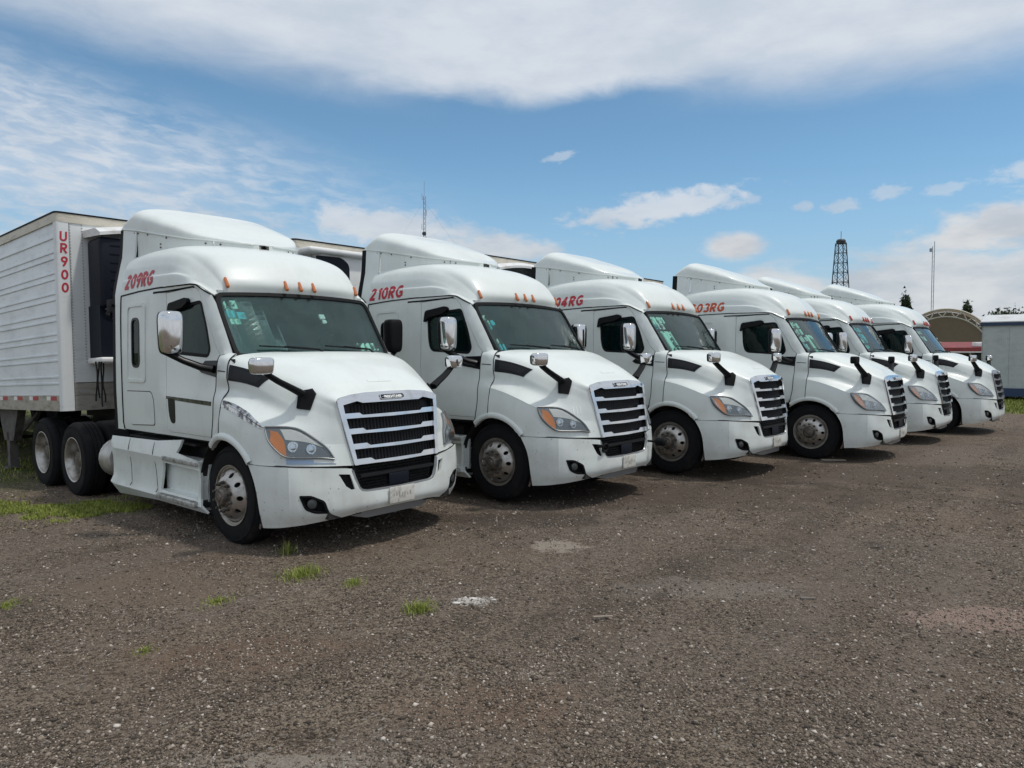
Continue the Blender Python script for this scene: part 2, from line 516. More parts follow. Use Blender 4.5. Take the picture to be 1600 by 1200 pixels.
def rounded(poly, r, seg=5):
    """round the corners of a 2-D polygon; r is one radius or one per corner"""
    n = len(poly); out = []
    rr = r if isinstance(r, (list, tuple)) else [r] * n
    for i in range(n):
        p = Vector(poly[i]); a = Vector(poly[i - 1]) - p; b = Vector(poly[(i + 1) % n]) - p
        q = min(rr[i], a.length * 0.48, b.length * 0.48)
        if q <= 1e-4:
            out.append(tuple(p)); continue
        s_ = p + a.normalized() * q; e = p + b.normalized() * q
        for k in range(seg + 1):
            t = k / seg
            c = s_ * (1 - t) ** 2 + p * 2 * t * (1 - t) + e * t * t
            out.append((c.x, c.y))
    return out


def shrink(poly, d):
    """move a counter-clockwise or clockwise polygon inwards by d"""
    A = sum(poly[i][0] * poly[(i + 1) % len(poly)][1] - poly[(i + 1) % len(poly)][0] * poly[i][1] for i in range(len(poly)))
    sg = 1 if A > 0 else -1
    out = []; n = len(poly)
    for i in range(n):
        p0 = Vector(poly[i - 1]); p1 = Vector(poly[i]); p2 = Vector(poly[(i + 1) % n])
        e1 = (p1 - p0).normalized() if (p1 - p0).length > 1e-7 else (p2 - p1).normalized()
        e2 = (p2 - p1).normalized() if (p2 - p1).length > 1e-7 else e1
        n1 = Vector((-e1.y, e1.x)) * sg; n2 = Vector((-e2.y, e2.x)) * sg
        m_ = (n1 + n2); m_ = m_.normalized() if m_.length > 1e-6 else n1
        k = d / max(0.45, m_.dot(n1))
        out.append(tuple(p1 + m_ * k))
    return out


def sheet(outline, holes, step, fmap, thick=0.0, off=0.0, fn=None, mb=None, m=0, closed_rim=True):
    """fill a trimmed 2-D region, map it to space with fmap(a, b) -> (N,3), give it depth along fn"""
    step = step if isinstance(step, (tuple, list)) else (step, step)
    loops = [dens(outline, step)] + [dens(h, step) for h in holes]
    pts = []; edges = []
    for lp in loops:
        k = len(pts); pts += lp
        edges += [(k + i, k + (i + 1) % len(lp)) for i in range(len(lp))]
    O = loops[0]
    xs = [p[0] for p in O]; ys = [p[1] for p in O]
    nx = int((max(xs) - min(xs)) / step[0]) + 1; ny = int((max(ys) - min(ys)) / step[1]) + 1
    allp = np.array(pts) / np.array(step)
    for i in range(1, nx + 1):
        for j in range(1, ny + 1):
            q = (min(xs) + (i - .5) * step[0], min(ys) + (j - .5) * step[1])
            if not inside(q, O) or any(inside(q, h) for h in loops[1:]):
                continue
            if ((allp - np.array(q) / np.array(step)) ** 2).sum(1).min() < 0.16:
                continue
            pts.append(q)
    sc = (1 / step[0], 1 / step[1])
    res = delaunay_2d_cdt([Vector((p[0] * sc[0], p[1] * sc[1])) for p in pts], edges, [], 1 if not holes else 0, 1e-6)
    P2 = [(p.x / sc[0], p.y / sc[1]) for p in res[0]]
    F = []
    for f in res[2]:
        c = (sum(P2[i][0] for i in f) / len(f), sum(P2[i][1] for i in f) / len(f))
        if inside(c, O) and not any(inside(c, h) for h in loops[1:]):
            F.append(tuple(f))
    a = np.array([p[0] for p in P2]); b = np.array([p[1] for p in P2])
    P = fmap(a, b)
    if fn is None:
        e = 1e-3
        du = fmap(a + e * step[0], b) - fmap(a - e * step[0], b); dv = fmap(a, b + e * step[1]) - fmap(a, b - e * step[1])
        N = np.cross(du, dv); N /= np.linalg.norm(N, axis=-1, keepdims=True) + 1e-12
    else:
        N = fn(a, b)
    P = P + N * off
    mb = mb or MB()
    if thick:
        n = len(P)
        V = np.concatenate([P, P - N * thick], 0)
        cnt = {}
        for f in F:
            for i in range(len(f)):
                e = (f[i], f[(i + 1) % len(f)])
                cnt[tuple(sorted(e))] = cnt.get(tuple(sorted(e)), []) + [e]
        G = list(F) + [tuple(i + n for i in f)[::-1] for f in F]
        for k, e in cnt.items():
            if len(e) == 1:
                i, j = e[0]
                G.append((j, i, i + n, j + n))
        mb.add(V, G, m)
    else:
        mb.add(P, F, m)
    return mb


def grid(surf, u0, u1, v0, v1, nu, nv, thick=0.0, off=0.0, outward=1, mb=None, m=0):
    uu, vv = np.meshgrid(np.linspace(u0, u1, nu), np.linspace(v0, v1, nv))
    P = surf(uu.ravel(), vv.ravel()); N = surf.normal(uu.ravel(), vv.ravel()) * outward
    P = P + N * off
    F = [(j * nu + i, j * nu + i + 1, (j + 1) * nu + i + 1, (j + 1) * nu + i) for j in range(nv - 1) for i in range(nu - 1)]
    mb = mb or MB()
    if thick:
        n = len(P)
        V = np.concatenate([P, P - N * thick], 0)
        F2 = F + [tuple(q + n for q in f)[::-1] for f in F]
        ring = [i for i in range(nu)] + [j * nu + nu - 1 for j in range(1, nv)] + [(nv - 1) * nu + i for i in range(nu - 2, -1, -1)] + [j * nu for j in range(nv - 2, 0, -1)]
        for a, b in zip(ring, ring[1:] + ring[:1]):
            F2.append((b, a, a + n, b + n))
        mb.add(V, F2, m)
    else:
        mb.add(P, F, m)
    return mb


def decal(surf, poly3, off, thick, axes=(0, 2), step=0.12, outward=1, mb=None, m=0, rad=0.0):
    """patch lying on a surface; the outline is given by points near it, only `axes` used"""
    uv = [surf.inv(p, axes) for p in poly3]
    if rad:
        uv = rounded(uv, rad)
    fn = lambda a, b: surf.normal(a, b) * outward
    return sheet(uv, [], step, lambda a, b: surf(a, b), thick, off, fn, mb, m)


def interp2(X, Z, T):
    """bilinear-smooth table w(x, z)"""
    X = np.array(X); Z = np.array(Z); T = np.array(T)

    def f(x, z):
        x = np.clip(x, X[0], X[-1]); z = np.clip(z, Z[0], Z[-1])
        i = np.clip(np.searchsorted(X, x) - 1, 0, len(X) - 2); j = np.clip(np.searchsorted(Z, z) - 1, 0, len(Z) - 2)
        a = (x - X[i]) / (X[i + 1] - X[i]); b = (z - Z[j]) / (Z[j + 1] - Z[j])
        a = a * a * (3 - 2 * a) * 0.6 + a * 0.4; b = b * b * (3 - 2 * b) * 0.5 + b * 0.5
        return T[i, j] * (1 - a) * (1 - b) + T[i + 1, j] * a * (1 - b) + T[i, j + 1] * (1 - a) * b + T[i + 1, j + 1] * a * b
    return f


def text_geo(body, size, off=0.0, shear=0.0, spacing=1.0, align='LEFT'):
    cu = bpy.data.curves.new('t', 'FONT'); cu.body = body; cu.size = size; cu.offset = off; cu.shear = shear
    cu.space_character = spacing; cu.align_x = align; cu.resolution_u = 4; cu.fill_mode = 'FRONT'
    o = bpy.data.objects.new('t', cu); COL.objects.link(o)
    dg = bpy.context.evaluated_depsgraph_get(); dg.update()
    me = bpy.data.meshes.new_from_object(o.evaluated_get(dg))
    bm = bmesh.new(); bm.from_mesh(me); bmesh.ops.triangulate(bm, faces=bm.faces)
    for _ in range(3):
        lg = [e for e in bm.edges if e.calc_length() > size * .14]
        if lg:
            bmesh.ops.subdivide_edges(bm, edges=lg, cuts=1); bmesh.ops.triangulate(bm, faces=[f for f in bm.faces if len(f.verts) > 3])
    bm.verts.index_update()
    V = [tuple(v.co) for v in bm.verts]; F = [tuple(q.index for q in p.verts) for p in bm.faces]; bm.free()
    bpy.data.objects.remove(o); bpy.data.curves.remove(cu); bpy.data.meshes.remove(me)
    return V, F


def text_on(body, size, fmap, name, m, parent, bold=0.0, shear=0.0, spacing=1.0, sx=1.0, align='LEFT'):
    V, F = text_geo(body, size, bold, shear, spacing, align)
    P = fmap(np.array([v[0] * sx for v in V]), np.array([v[1] for v in V]))
    mb = MB(); mb.add(P, F)
    o = mb.build(name, m, parent, smooth=0)
    return o


# ------------------------------------------------------------------ the truck
# local frame: x forward from the front axle, y to the left, z up from the ground.
# right-hand shapes are built at y < 0; the left ones share their mesh, mirrored.
def pair(name, mb, m, parent, smooth=30):
    r = mb.build(name, m, parent, smooth)
    l = link(name, r.data, parent); l.scale = (1, -1, 1)
    return r, l


def neg(G):
    return [[(x, -w_, z) for (x, w_, z) in row] for row in G]


def crease_row(G, i, e=.1):
    a, b, c = (np.array(G[i - 1]), np.array(G[i]), np.array(G[i + 1]))
    return G[:i] + [(b + (a - b) * e).tolist(), (b + (c - b) * e).tolist()] + G[i + 1:]


def crease_col(G, i, e=.1):
    T_ = [list(r) for r in zip(*G)]
    return [list(r) for r in zip(*crease_row(T_, i, e))]


HOOD = Surf(crease_row(neg([
    [(-.07, 0, 1.955), (.18, 0, 1.94), (.42, 0, 1.862), (.65, 0, 1.785), (.83, 0, 1.70), (.955, 0, 1.62), (1.03, 0, 1.54)],
    [(-.075, .35, 1.952), (.18, .34, 1.935), (.42, .33, 1.857), (.65, .32, 1.78), (.83, .30, 1.695), (.958, .29, 1.615), (1.035, .28, 1.537)],
    [(-.085, .72, 1.945), (.18, .69, 1.915), (.42, .65, 1.835), (.65, .60, 1.75), (.84, .55, 1.665), (.965, .50, 1.585), (1.05, .49, 1.52)],
    [(-.10, 1.0, 1.915), (.18, .935, 1.86), (.43, .87, 1.765), (.67, .79, 1.665), (.86, .72, 1.58), (.985, .675, 1.525), (1.068, .645, 1.482)],
    [(-.09, 1.10, 1.85), (.18, 1.04, 1.785), (.43, .965, 1.69), (.68, .86, 1.58), (.88, .775, 1.49), (1.01, .705, 1.43), (1.09, .64, 1.385)],
    [(-.08, 1.132, 1.70), (.18, 1.085, 1.655), (.42, 1.015, 1.575), (.68, .92, 1.46), (.89, .815, 1.375), (1.03, .71, 1.31), (1.11, .625, 1.28)],
    [(-.08, 1.118, 1.565), (.17, 1.095, 1.52), (.41, 1.045, 1.445), (.67, .975, 1.345), (.90, .87, 1.25), (1.05, .725, 1.19), (1.13, .61, 1.17)],
    [(-.08, 1.198, 1.458), (.16, 1.212, 1.408), (.38, 1.208, 1.338), (.63, 1.175, 1.240), (.88, 1.0, 1.118), (1.06, .745, 1.065), (1.15, .59, 1.06)],
    [(-.085, 1.232, 1.27), (.14, 1.238, 1.225), (.34, 1.236, 1.155), (.58, 1.205, 1.06), (.86, 1.095, 1.0), (1.07, .80, .965), (1.175, .57, .95)],
    [(-.09, 1.236, 1.079), (.12, 1.238, 1.069), (.29, 1.240, 1.004), (.445, 1.228, .885), (.80, 1.15, .877), (1.08, .85, .865), (1.194, .55, .848)],
]), 7, .10))
CAP = Surf(neg([
    [(-2.6, 0, 3.22), (-2.1, 0, 3.25), (-1.5, 0, 3.235), (-1.1, 0, 3.175), (-.86, 0, 3.10), (-.68, 0, 2.99), (-.56, 0, 2.85), (-.485, 0, 2.71), (-.51, 0, 2.605)],
    [(-2.6, .5, 3.21), (-2.1, .5, 3.235), (-1.5, .5, 3.22), (-1.11, .5, 3.16), (-.875, .5, 3.08), (-.70, .5, 2.97), (-.58, .5, 2.84), (-.50, .5, 2.71), (-.525, .5, 2.60)],
    [(-2.6, .84, 3.17), (-2.1, .85, 3.19), (-1.5, .87, 3.175), (-1.15, .86, 3.11), (-.92, .85, 3.035), (-.75, .84, 2.93), (-.635, .83, 2.81), (-.562, .82, 2.70), (-.565, .82, 2.592)],
    [(-2.6, .99, 3.11), (-2.1, 1.0, 3.12), (-1.5, 1.0, 3.09), (-1.2, .985, 3.03), (-1.0, .965, 2.95), (-.84, .945, 2.86), (-.71, .92, 2.765), (-.615, .90, 2.68), (-.575, .90, 2.588)],
    [(-2.6, 1.065, 2.99), (-2.1, 1.065, 2.985), (-1.5, 1.055, 2.965), (-1.25, 1.045, 2.92), (-1.06, 1.03, 2.87), (-.90, 1.01, 2.80), (-.76, .98, 2.72), (-.65, .95, 2.65), (-.575, .94, 2.582)],
    [(-2.6, 1.09, 2.85), (-2.1, 1.088, 2.86), (-1.5, 1.075, 2.855), (-1.25, 1.07, 2.845), (-1.07, 1.06, 2.815), (-.92, 1.04, 2.77), (-.79, 1.01, 2.70), (-.67, .975, 2.635), (-.575, .965, 2.577)],
    [(-2.6, 1.11, 2.82), (-2.1, 1.105, 2.83), (-1.5, 1.095, 2.825), (-1.25, 1.09, 2.815), (-1.07, 1.08, 2.785), (-.93, 1.06, 2.745), (-.80, 1.03, 2.69), (-.68, 1.0, 2.625), (-.573, .98, 2.571)],
    [(-2.6, 1.125, 2.655), (-2.1, 1.118, 2.685), (-1.5, 1.105, 2.70), (-1.25, 1.10, 2.70), (-1.07, 1.095, 2.70), (-.92, 1.085, 2.70), (-.80, 1.065, 2.685), (-.69, 1.03, 2.63), (-.573, .99, 2.562)],
]))
BUMP = Surf(crease_col(neg([
    [(1.215, 0, .80), (1.215, .25, .80), (1.205, .48, .81), (1.15, .67, .83), (1.085, .86, .845), (1.0, 1.01, .857), (.935, 1.10, .865), (.80, 1.165, .868), (.62, 1.205, .868), (.443, 1.225, .868)],
    [(1.235, 0, .70), (1.235, .25, .70), (1.22, .48, .71), (1.158, .67, .72), (1.09, .855, .725), (1.012, 1.015, .73), (.945, 1.105, .73), (.81, 1.17, .73), (.67, 1.205, .73), (.525, 1.222, .73)],
    [(1.238, 0, .60), (1.238, .25, .60), (1.226, .48, .60), (1.168, .67, .60), (1.10, .85, .60), (1.018, 1.015, .60), (.945, 1.105, .60), (.82, 1.165, .60), (.69, 1.198, .60), (.563, 1.213, .60)],
    [(1.245, 0, .46), (1.245, .25, .46), (1.228, .47, .45), (1.175, .66, .44), (1.105, .835, .43), (1.01, 1.0, .42), (.935, 1.09, .42), (.82, 1.15, .42), (.70, 1.182, .42), (.578, 1.195, .42)],
    [(1.21, 0, .39), (1.21, .25, .388), (1.185, .45, .38), (1.13, .64, .352), (1.05, .81, .33), (.965, .965, .31), (.89, 1.055, .298), (.80, 1.115, .285), (.69, 1.145, .272), (.583, 1.162, .261)],
]), 6, .10))


def side_w(x, z):
    f = side_w.tab
    w_ = f(x, z)
    xl = -.56 + (2.575 - z) * .65          # windscreen edge line
    s_ = np.clip((x - xl + .12) / .12, 0, 1.3)
    return w_ - .055 * s_ ** 2 * (z > 1.85)


side_w.tab = interp2([-2.62, -1.66, -1.47, -.95, -.30, 0.2], [1.0, 1.10, 1.45, 1.56, 1.72, 1.95, 2.30, 2.60, 2.72],
                     [[1.13, 1.145, 1.15, 1.15, 1.15, 1.15, 1.145, 1.135, 1.12],
                      [1.13, 1.145, 1.15, 1.15, 1.15, 1.15, 1.145, 1.135, 1.115],
                      [1.12, 1.145, 1.145, 1.125, 1.11, 1.10, 1.088, 1.08, 1.095],
                      [1.12, 1.148, 1.15, 1.128, 1.112, 1.095, 1.08, 1.065, 1.085],
                      [1.125, 1.15, 1.15, 1.13, 1.112, 1.075, 1.07, 1.06, 1.07],
                      [1.125, 1.15, 1.15, 1.13, 1.11, 1.07, 1.06, 1.05, 1.05]])


def side_map(x, z):
    return np.stack([x, -side_w(x, z), z], -1)


DOOR = [(-1.485, 2.625), (-.90, 2.655), (-.81, 2.64), (-.745, 2.57), (-.60, 2.33), (-.40, 2.00), (-.315, 1.92), (-.315, 1.80), (-.335, 1.68), (-.335, 1.50), (-.35, 1.30),
        (-.375, 1.15), (-.40, 1.062), (-1.33, 1.062), (-1.40, 1.10), (-1.435, 1.45), (-1.485, 1.75)]
WIN = rounded([(-1.355, 2.455), (-.72, 2.50), (-.60, 2.25), (-.52, 1.975), (-.56, 1.905), (-1.28, 1.945), (-1.33, 2.1)], [.12, .05, .3, .05, .05, .10, .2])
SWIN = rounded([(-2.30, 2.365), (-2.09, 2.365), (-2.09, 1.78), (-2.30, 1.78)], .085)
SEAM = [(-2.6, 2.645), (-2.1, 2.675), (-1.5, 2.692), (-1.07, 2.692), (-.92, 2.69), (-.80, 2.675), (-.69, 2.62), (-.578, 2.565)]
CABO = SEAM + [(-.50, 2.45), (-.30, 2.155), (-.145, 1.925), (-.16, 1.90), (-.315, 1.885)]
ARCH = .576


def cab_outline():
    o = [(-2.6, 1.015)] + SEAM + [(-.50, 2.475), (-.30, 2.165), (-.15, 1.925), (-.25, 1.935), (-.322, 1.915), (-.322, 1.80), (-.342, 1.68), (-.342, 1.50), (-.357, 1.30),
                                  (-.382, 1.15), (-.408, 1.05), (-.43, 1.015)]
    return o


def build_truck():
    T = empty('semi_truck')
    # --- cab and sleeper side skins
    hole = shrink(DOOR, -.006)
    mb = sheet(cab_outline(), [hole, SWIN], .085, side_map, .03)
    pr = rounded([(-2.43, 2.535), (-1.905, 2.54), (-1.93, 1.60), (-2.46, 1.60)], .08)
    pi = rounded([(-2.39, 2.50), (-1.945, 2.505), (-1.965, 1.635), (-2.42, 1.635)], .06)
    sheet(shrink(pr, .0), [pi], .06, side_map, .014, .012, None, mb)
    cab = mb.build('cab_body', M['paint'], T, 28, mirror=True)
    q = MB(); q.tube([(x, -side_w(np.array([x]), np.array([z]))[0] - .003, z + .004) for x, z in dens(SEAM, (.08, .08), False) + [SEAM[-1]]], .0085, 5)
    pair('roof_seam', q, M['black'], T)
    q = MB(); q.tube([(-2.604, -side_w(np.array([-2.6]), np.array([z]))[0] - .002, z) for z in np.linspace(1.015, 2.645, 20)], .009, 5)
    pair('rear_seam', q, M['black'], T)
    # --- sleeper window, hatch
    sw = sheet(shrink(SWIN, -.006), [shrink(SWIN, .022)], .05, side_map, .02, .006)
    for o in pair('sleeper_window', sw, M['gloss_black'], T):
        g = sheet(shrink(SWIN, .018), [], .1, side_map, .004, -.006)
        q = g.build('pane', M['side_glass'], o, 0)
    h1 = rounded([(-2.465, 1.485), (-1.80, 1.495), (-1.745, 1.40), (-1.735, 1.115), (-2.375, 1.085)], [.02, .12, .1, .04, .04])
    hm = sheet(h1, [], .09, side_map, .012, .005)
    hatch, hl = pair('luggage_hatch', hm, M['paint'], T)
    h2 = sheet(shrink(h1, -.009), [shrink(h1, .0)], .05, side_map, .004, .0015)
    h2.build('gap_seal', M['black'], hatch)
    # --- doors
    dm = sheet(DOOR, [WIN], .085, side_map, .03)
    doors = pair('door', dm, M['paint'], T, 28)
    for d in doors:
        sheet(shrink(WIN, -.012), [shrink(WIN, .022)], .06, side_map, .012, .003).build('window_seal', M['black'], d)
        sheet(shrink(WIN, .018), [], .12, side_map, .004, -.008).build('side_window', M['side_glass'], d, 0)
        hd = rounded([(-1.385, 1.445), (-1.215, 1.435), (-1.215, 1.16), (-1.31, 1.16), (-1.36, 1.25)], .05)
        sheet(hd, [], .06, side_map, .02, .006).build('door_handle', M['gloss_black'], d)
        tr = [(-.60, 1.86), (-.318, 1.865), (-.318, 1.80), (-.337, 1.69), (-.66, 1.735), (-.72, 1.77)]
        sheet(tr, [], .06, side_map, .02, .007).build('mirror_base', M['gloss_black'], d)
        sh = sheet(rounded([(-1.37, 2.50), (-.98, 2.55), (-.93, 2.50), (-1.05, 2.44), (-1.30, 2.41), (-1.40, 2.33)], .04), [], .06, side_map, .045, .05)
        sh.build('window_visor', M['black'], d)
        sheet([(-1.72, 2.650), (-.86, 2.672), (-.84, 2.655), (-1.72, 2.628)], [], .1, side_map, .012, .004).build('overhang_shade', M['black'], d)  # black strip stands in for the shadow under the roof overhang
    # --- roof cap
    cap = grid(CAP, 0, 8, 0, 7, 72, 64, .02, 0, -1).build('roof_cap', M['paint'], T, 28, mirror=True)
    # marker lamps on the brow
    for y in (-.851, -.184, 0.001, .184, .851):
        u, v = CAP.inv((0, -abs(y), 2.70), (1, 2))
        if u < 5:
            u = 7
        p = CAP(u, v)[0] if False else CAP(np.array([u]), np.array([v]))[0]
        n = -CAP.normal(np.array([u]), np.array([v]))[0]
        q = MB()
        dn = Vector((.48, 0, -.88)).normalized() if abs(y) < .5 else Vector((.44, -.05 if y > 0 else .05, -.88)).normalized()
        pos = Vector((p[0], y, p[2])) + Vector((n[0], n[1] * (1 if y < 0 else -1), n[2])) * .008
        q.tube([pos - dn * .062, pos - dn * .05, pos + dn * .05, pos + dn * .062], [.012, .019, .022, .013], 10)
        o = q.build('marker_lamp', M['marker'], T)
    # --- windscreen
    ws = Surf([[(-.567, -1.005, 2.577), (-.562, -.82, 2.592), (-.525, -.45, 2.605), (-.512, 0, 2.61), (-.525, .45, 2.605), (-.562, .82, 2.592), (-.567, 1.005, 2.577)],
               [(-.36, -1.012, 2.25), (-.34, -.82, 2.255), (-.275, -.45, 2.26), (-.255, 0, 2.26), (-.275, .45, 2.26), (-.34, .82, 2.255), (-.36, 1.012, 2.25)],
               [(-.125, -1.008, 1.90), (-.10, -.82, 1.90), (-.02, -.45, 1.895), (.005, 0, 1.895), (-.02, .45, 1.895), (-.10, .82, 1.90), (-.125, 1.008, 1.90)]])
    fo = rounded([(0.0, 0.0), (6, 0.0), (6.0, 2.0), (0.0, 2.0)], [.42, .42, .2, .2])
    fi = rounded([(.25, .11), (5.75, .11), (5.78, 1.92), (.22, 1.92)], [.34, .34, .2, .2])
    fr = sheet(fo, [fi], (.25, .15), lambda a, b: ws(a, b), .035, .012, lambda a, b: -ws.normal(a, b) * 1)
    wf = fr.build('windscreen', M['black'], T, 35)
    fb = sheet(shrink(fi, -.05), [], (.25, .15), lambda a, b: ws(a, b), .006, .0, lambda a, b: -ws.normal(a, b))
    fb.build('windscreen_glass', M['glass'], wf, 0)
    T_ws.append(ws)
    sh = decal(ws, [(-.53, -.16, 2.60), (-.53, .22, 2.60), (-.47, .20, 2.44), (-.47, -.08, 2.45)], -.008, .03, (1, 2), .2, -1)
    sh.build('sensor_cover', M['black'], wf)
    # wipers
    for y0, y1 in ((-.75, -.12), (.02, .62)):
        q = MB()
        a = ws(*[np.array([k]) for k in ws.inv((0, y0, 1.985), (1, 2))])[0]; b = ws(*[np.array([k]) for k in ws.inv((0, y1, 1.945), (1, 2))])[0]
        a = Vector(a) + Vector((.03, 0, .03)); b = Vector(b) + Vector((.03, 0, .03))
        q.tube([a, a.lerp(b, .5) + Vector((.004, 0, .004)), b], .009, 6)
        c = b + Vector((.10, .06, -.07))
        q.tube([a.lerp(b, .42) + Vector((.012, 0, .012)), b + Vector((.03, .02, .0)), c], [.008, .012, .014], 6)
        q.build('wiper', M['black'], T)
    # --- hood
    hood = grid(HOOD, 0, 6, 0, 10, 90, 150, .02, 0, -1).build('hood', M['paint'], T, 40, mirror=True)
    vent = [(-.068, -1.12, 1.822), (.435, -.968, 1.690), (.345, -1.03, 1.598), (-.066, -1.135, 1.664)]
    vm = decal(HOOD, vent, .006, .03, (0, 2), .12, -1)
    for o in pair('hood_vent', vm, M['gloss_black'], T):
        vi = decal(HOOD, [(.0, -1.12, 1.785), (.36, -.968, 1.69), (.31, -1.03, 1.635), (.0, -1.135, 1.705)], .008, .004, (0, 2), .12, -1)
        vi.build('vent_mesh', M['meshgrid'], o)
    # flared lip round the wheel arch
    q = MB()
    for i in range(33):
        pass
    ring = []
    for k in range(41):
        a = R(128 - k * (128 - 39) / 40)
        cx, cz = math.cos(a), math.sin(a)
        w_ = 1.236 + .012 * math.sin(math.pi * k / 40)
        if a > R(98):
            w_ = 1.236 - .055 * (a - R(98)) / R(30)
        ring.append([(cx * (ARCH + dr), -(w_ + dw), .505 + cz * (ARCH + dr)) for dr, dw in ((-.004, -.05), (-.006, .004), (.006, .014), (.035, .016), (.056, .008), (.068, -.012))])
    V = [p for r_ in ring for p in r_]; F = [(i * 6 + j, i * 6 + j + 1, i * 6 + j + 7, i * 6 + j + 6) for i in range(40) for j in range(5)]
    q.add(V, F)
    pair('fender_lip', q, M['paint'], T, 50)
    # indentation and centre crease panel on the hood nose
    q = decal(HOOD, [(.905, -.16, 1.65), (.905, -.001, 1.65), (.935, -.001, 1.62), (.935, -.15, 1.62)], .003, .006, (0, 1), .2, -1)
    q.build('hood_grip', M['paint'], T, 30, mirror=True)
    # cowl panel between hood and door
    cow = Surf(neg([
        [(-.312, 1.055, 1.945), (-.20, 1.05, 1.945), (-.105, 1.02, 1.935)],
        [(-.312, 1.105, 1.87), (-.20, 1.115, 1.87), (-.098, 1.105, 1.86)],
        [(-.325, 1.118, 1.70), (-.20, 1.135, 1.70), (-.088, 1.138, 1.70)],
        [(-.330, 1.125, 1.57), (-.20, 1.125, 1.57), (-.088, 1.120, 1.57)],
        [(-.335, 1.152, 1.45), (-.21, 1.172, 1.455), (-.088, 1.196, 1.46)],
        [(-.345, 1.158, 1.25), (-.21, 1.195, 1.26), (-.093, 1.230, 1.27)],
        [(-.375, 1.158, 1.09), (-.24, 1.205, 1.115), (-.098, 1.237, 1.14)],
        [(-.395, 1.156, .93), (-.25, 1.205, 1.023), (-.099, 1.233, 1.078)]]))
    cm = grid(cow, 0, 2, 0, 7, 14, 60, .02, 0, -1)
    for o in pair('cowl_panel', cm, M['paint'], T):
        q = decal(cow, [(-.30, -1.1, 1.765), (-.12, -1.1, 1.757), (-.12, -1.1, 1.747), (-.30, -1.1, 1.755)], .003, .01, (0, 2), .1, -1)
        q.build('panel_slot', M['black'], o)
    for uu, nm in ((0.0, 'door_gap'), (2.0, 'hood_gap')):
        vv = np.linspace(0.1, 7, 40); P_ = cow(np.full(40, uu), vv)
        q = MB(); q.tube([(p[0] + (-.006 if uu == 0 else .006), p[1] + .001, p[2]) for p in P_], .0065, 5)
        pair(nm, q, M['dark'], T)
    # dark seam behind the cowl joints
    q = MB()
    for x0, x1 in ((-.45, -.02),):
        sheet([(x0, 1.10), (x1, 1.15), (x1, 1.88), (x0, 1.88)], [], .12, lambda a, b: np.stack([a, -1.085 + 0 * a, b], -1), .01, 0, None, q)
    pair('joint_liner', q, M['dark'], T)
    # --- roof fairing
    def base(x): return np.interp(x, [-2.84, -2.55, -1.68, -1.45, -1.28], [3.505, 3.465, 3.30, 3.275, 3.25])
    def topz(x): return np.interp(x, [-2.86, -2.80, -2.72, -2.62, -2.50, -2.2, -1.8, -1.58, -1.40, -1.30, -1.25, -1.225], [3.54, 3.65, 3.735, 3.812, 3.758, 3.66, 3.512, 3.378, 3.312, 3.28, 3.262, 3.25])
    def halfw(x): return np.interp(x, [-2.84, -2.55, -2.05, -1.80, -1.68, -1.56, -1.47, -1.38, -1.30, -1.25, -1.225], [1.0, .945, .89, .82, .755, .65, .53, .41, .28, .15, .0])
    xs = np.concatenate([np.linspace(-2.86, -2.55, 12), np.linspace(-2.5, -1.5, 28), np.linspace(-1.47, -1.225, 18)])
    def smooth(f, x): return sum(f(x + d) * k for d, k in ((-.08, .15), (-.04, .2), (0, .3), (.04, .2), (.08, .15)))
    NS = 61; V = []
    for x in xs:
        fade = min(1.0, (-1.225 - x) / .08)
        Wd = float(smooth(halfw, x)) * (fade if fade < 1 else 1); B = float(base(x)); Tz = max(float(topz(x) * .5 + smooth(topz, x) * .5), B + .004)
        for k in range(NS):
            t = math.pi / 2 * (1 - math.cos(math.pi * k / (NS - 1))); c, s_ = math.cos(t), math.sin(t)
            yy = -Wd * math.copysign(abs(c) ** .56, c); zz = B + (Tz - B) * abs(s_) ** .38
            V.append((x, yy, zz))
    F = [(i * NS + k, i * NS + k + 1, (i + 1) * NS + k + 1, (i + 1) * NS + k) for i in range(len(xs) - 1) for k in range(NS - 1)]
    F.append(tuple(range(NS)))
    q = MB(); q.add(V, F)
    fair = q.build('roof_fairing', M['paint'], T, 40)
    # bright lip along the fairing base, skirts below it
    q = MB()
    lip = [(-2.84, 1.002)] + [(x, float(smooth(halfw, x))) for x in np.linspace(-2.78, -1.24, 34)]
    q.tube([(x, -w_ - .004, float(base(x))) for x, w_ in lip], .009, 6)
    pair('fairing_lip', q, M['paint'], T, 60)

    def skirt(x0, x1, name):
        xs_ = np.linspace(x0, x1, 24); m_ = MB()
        pts = [(x, float(smooth(halfw, x)) - .006) for x in xs_]
        V = []; 
        for x, w_ in pts:
            for th in (0, .012):
                V += [(x, -(w_ - th), 3.02), (x, -(w_ - th), float(base(x)) - .002)]
        n = len(pts); F = []
        for i in range(n - 1):
            a = i * 4; b = a + 4
            F += [(a, b, b + 1, a + 1), (a + 2, a + 3, b + 3, b + 2), (a + 1, b + 1, b + 3, a + 3)]
        F += [(0, 1, 3, 2), (n * 4 - 4, n * 4 - 2, n * 4 - 1, n * 4 - 3)]
        m_.add(V, F)
        return pair(name, m_, M['paint'], T, 40)
    skirt(-2.545, -1.475, 'fairing_skirt')
    skirt(-1.462, -1.226, 'fairing_skirt')
    # --- side extender behind the sleeper
    exw = interp2([-2.84, -2.555], [1.0, 1.5, 2.66, 2.95, 3.12, 3.30, 3.51],
                  [[1.135, 1.145, 1.125, 1.075, 1.03, 1.015, 1.0], [1.135, 1.148, 1.125, 1.05, .985, .962, .945]])
    emap = lambda a, b: np.stack([a, -exw(a, b), b], -1)
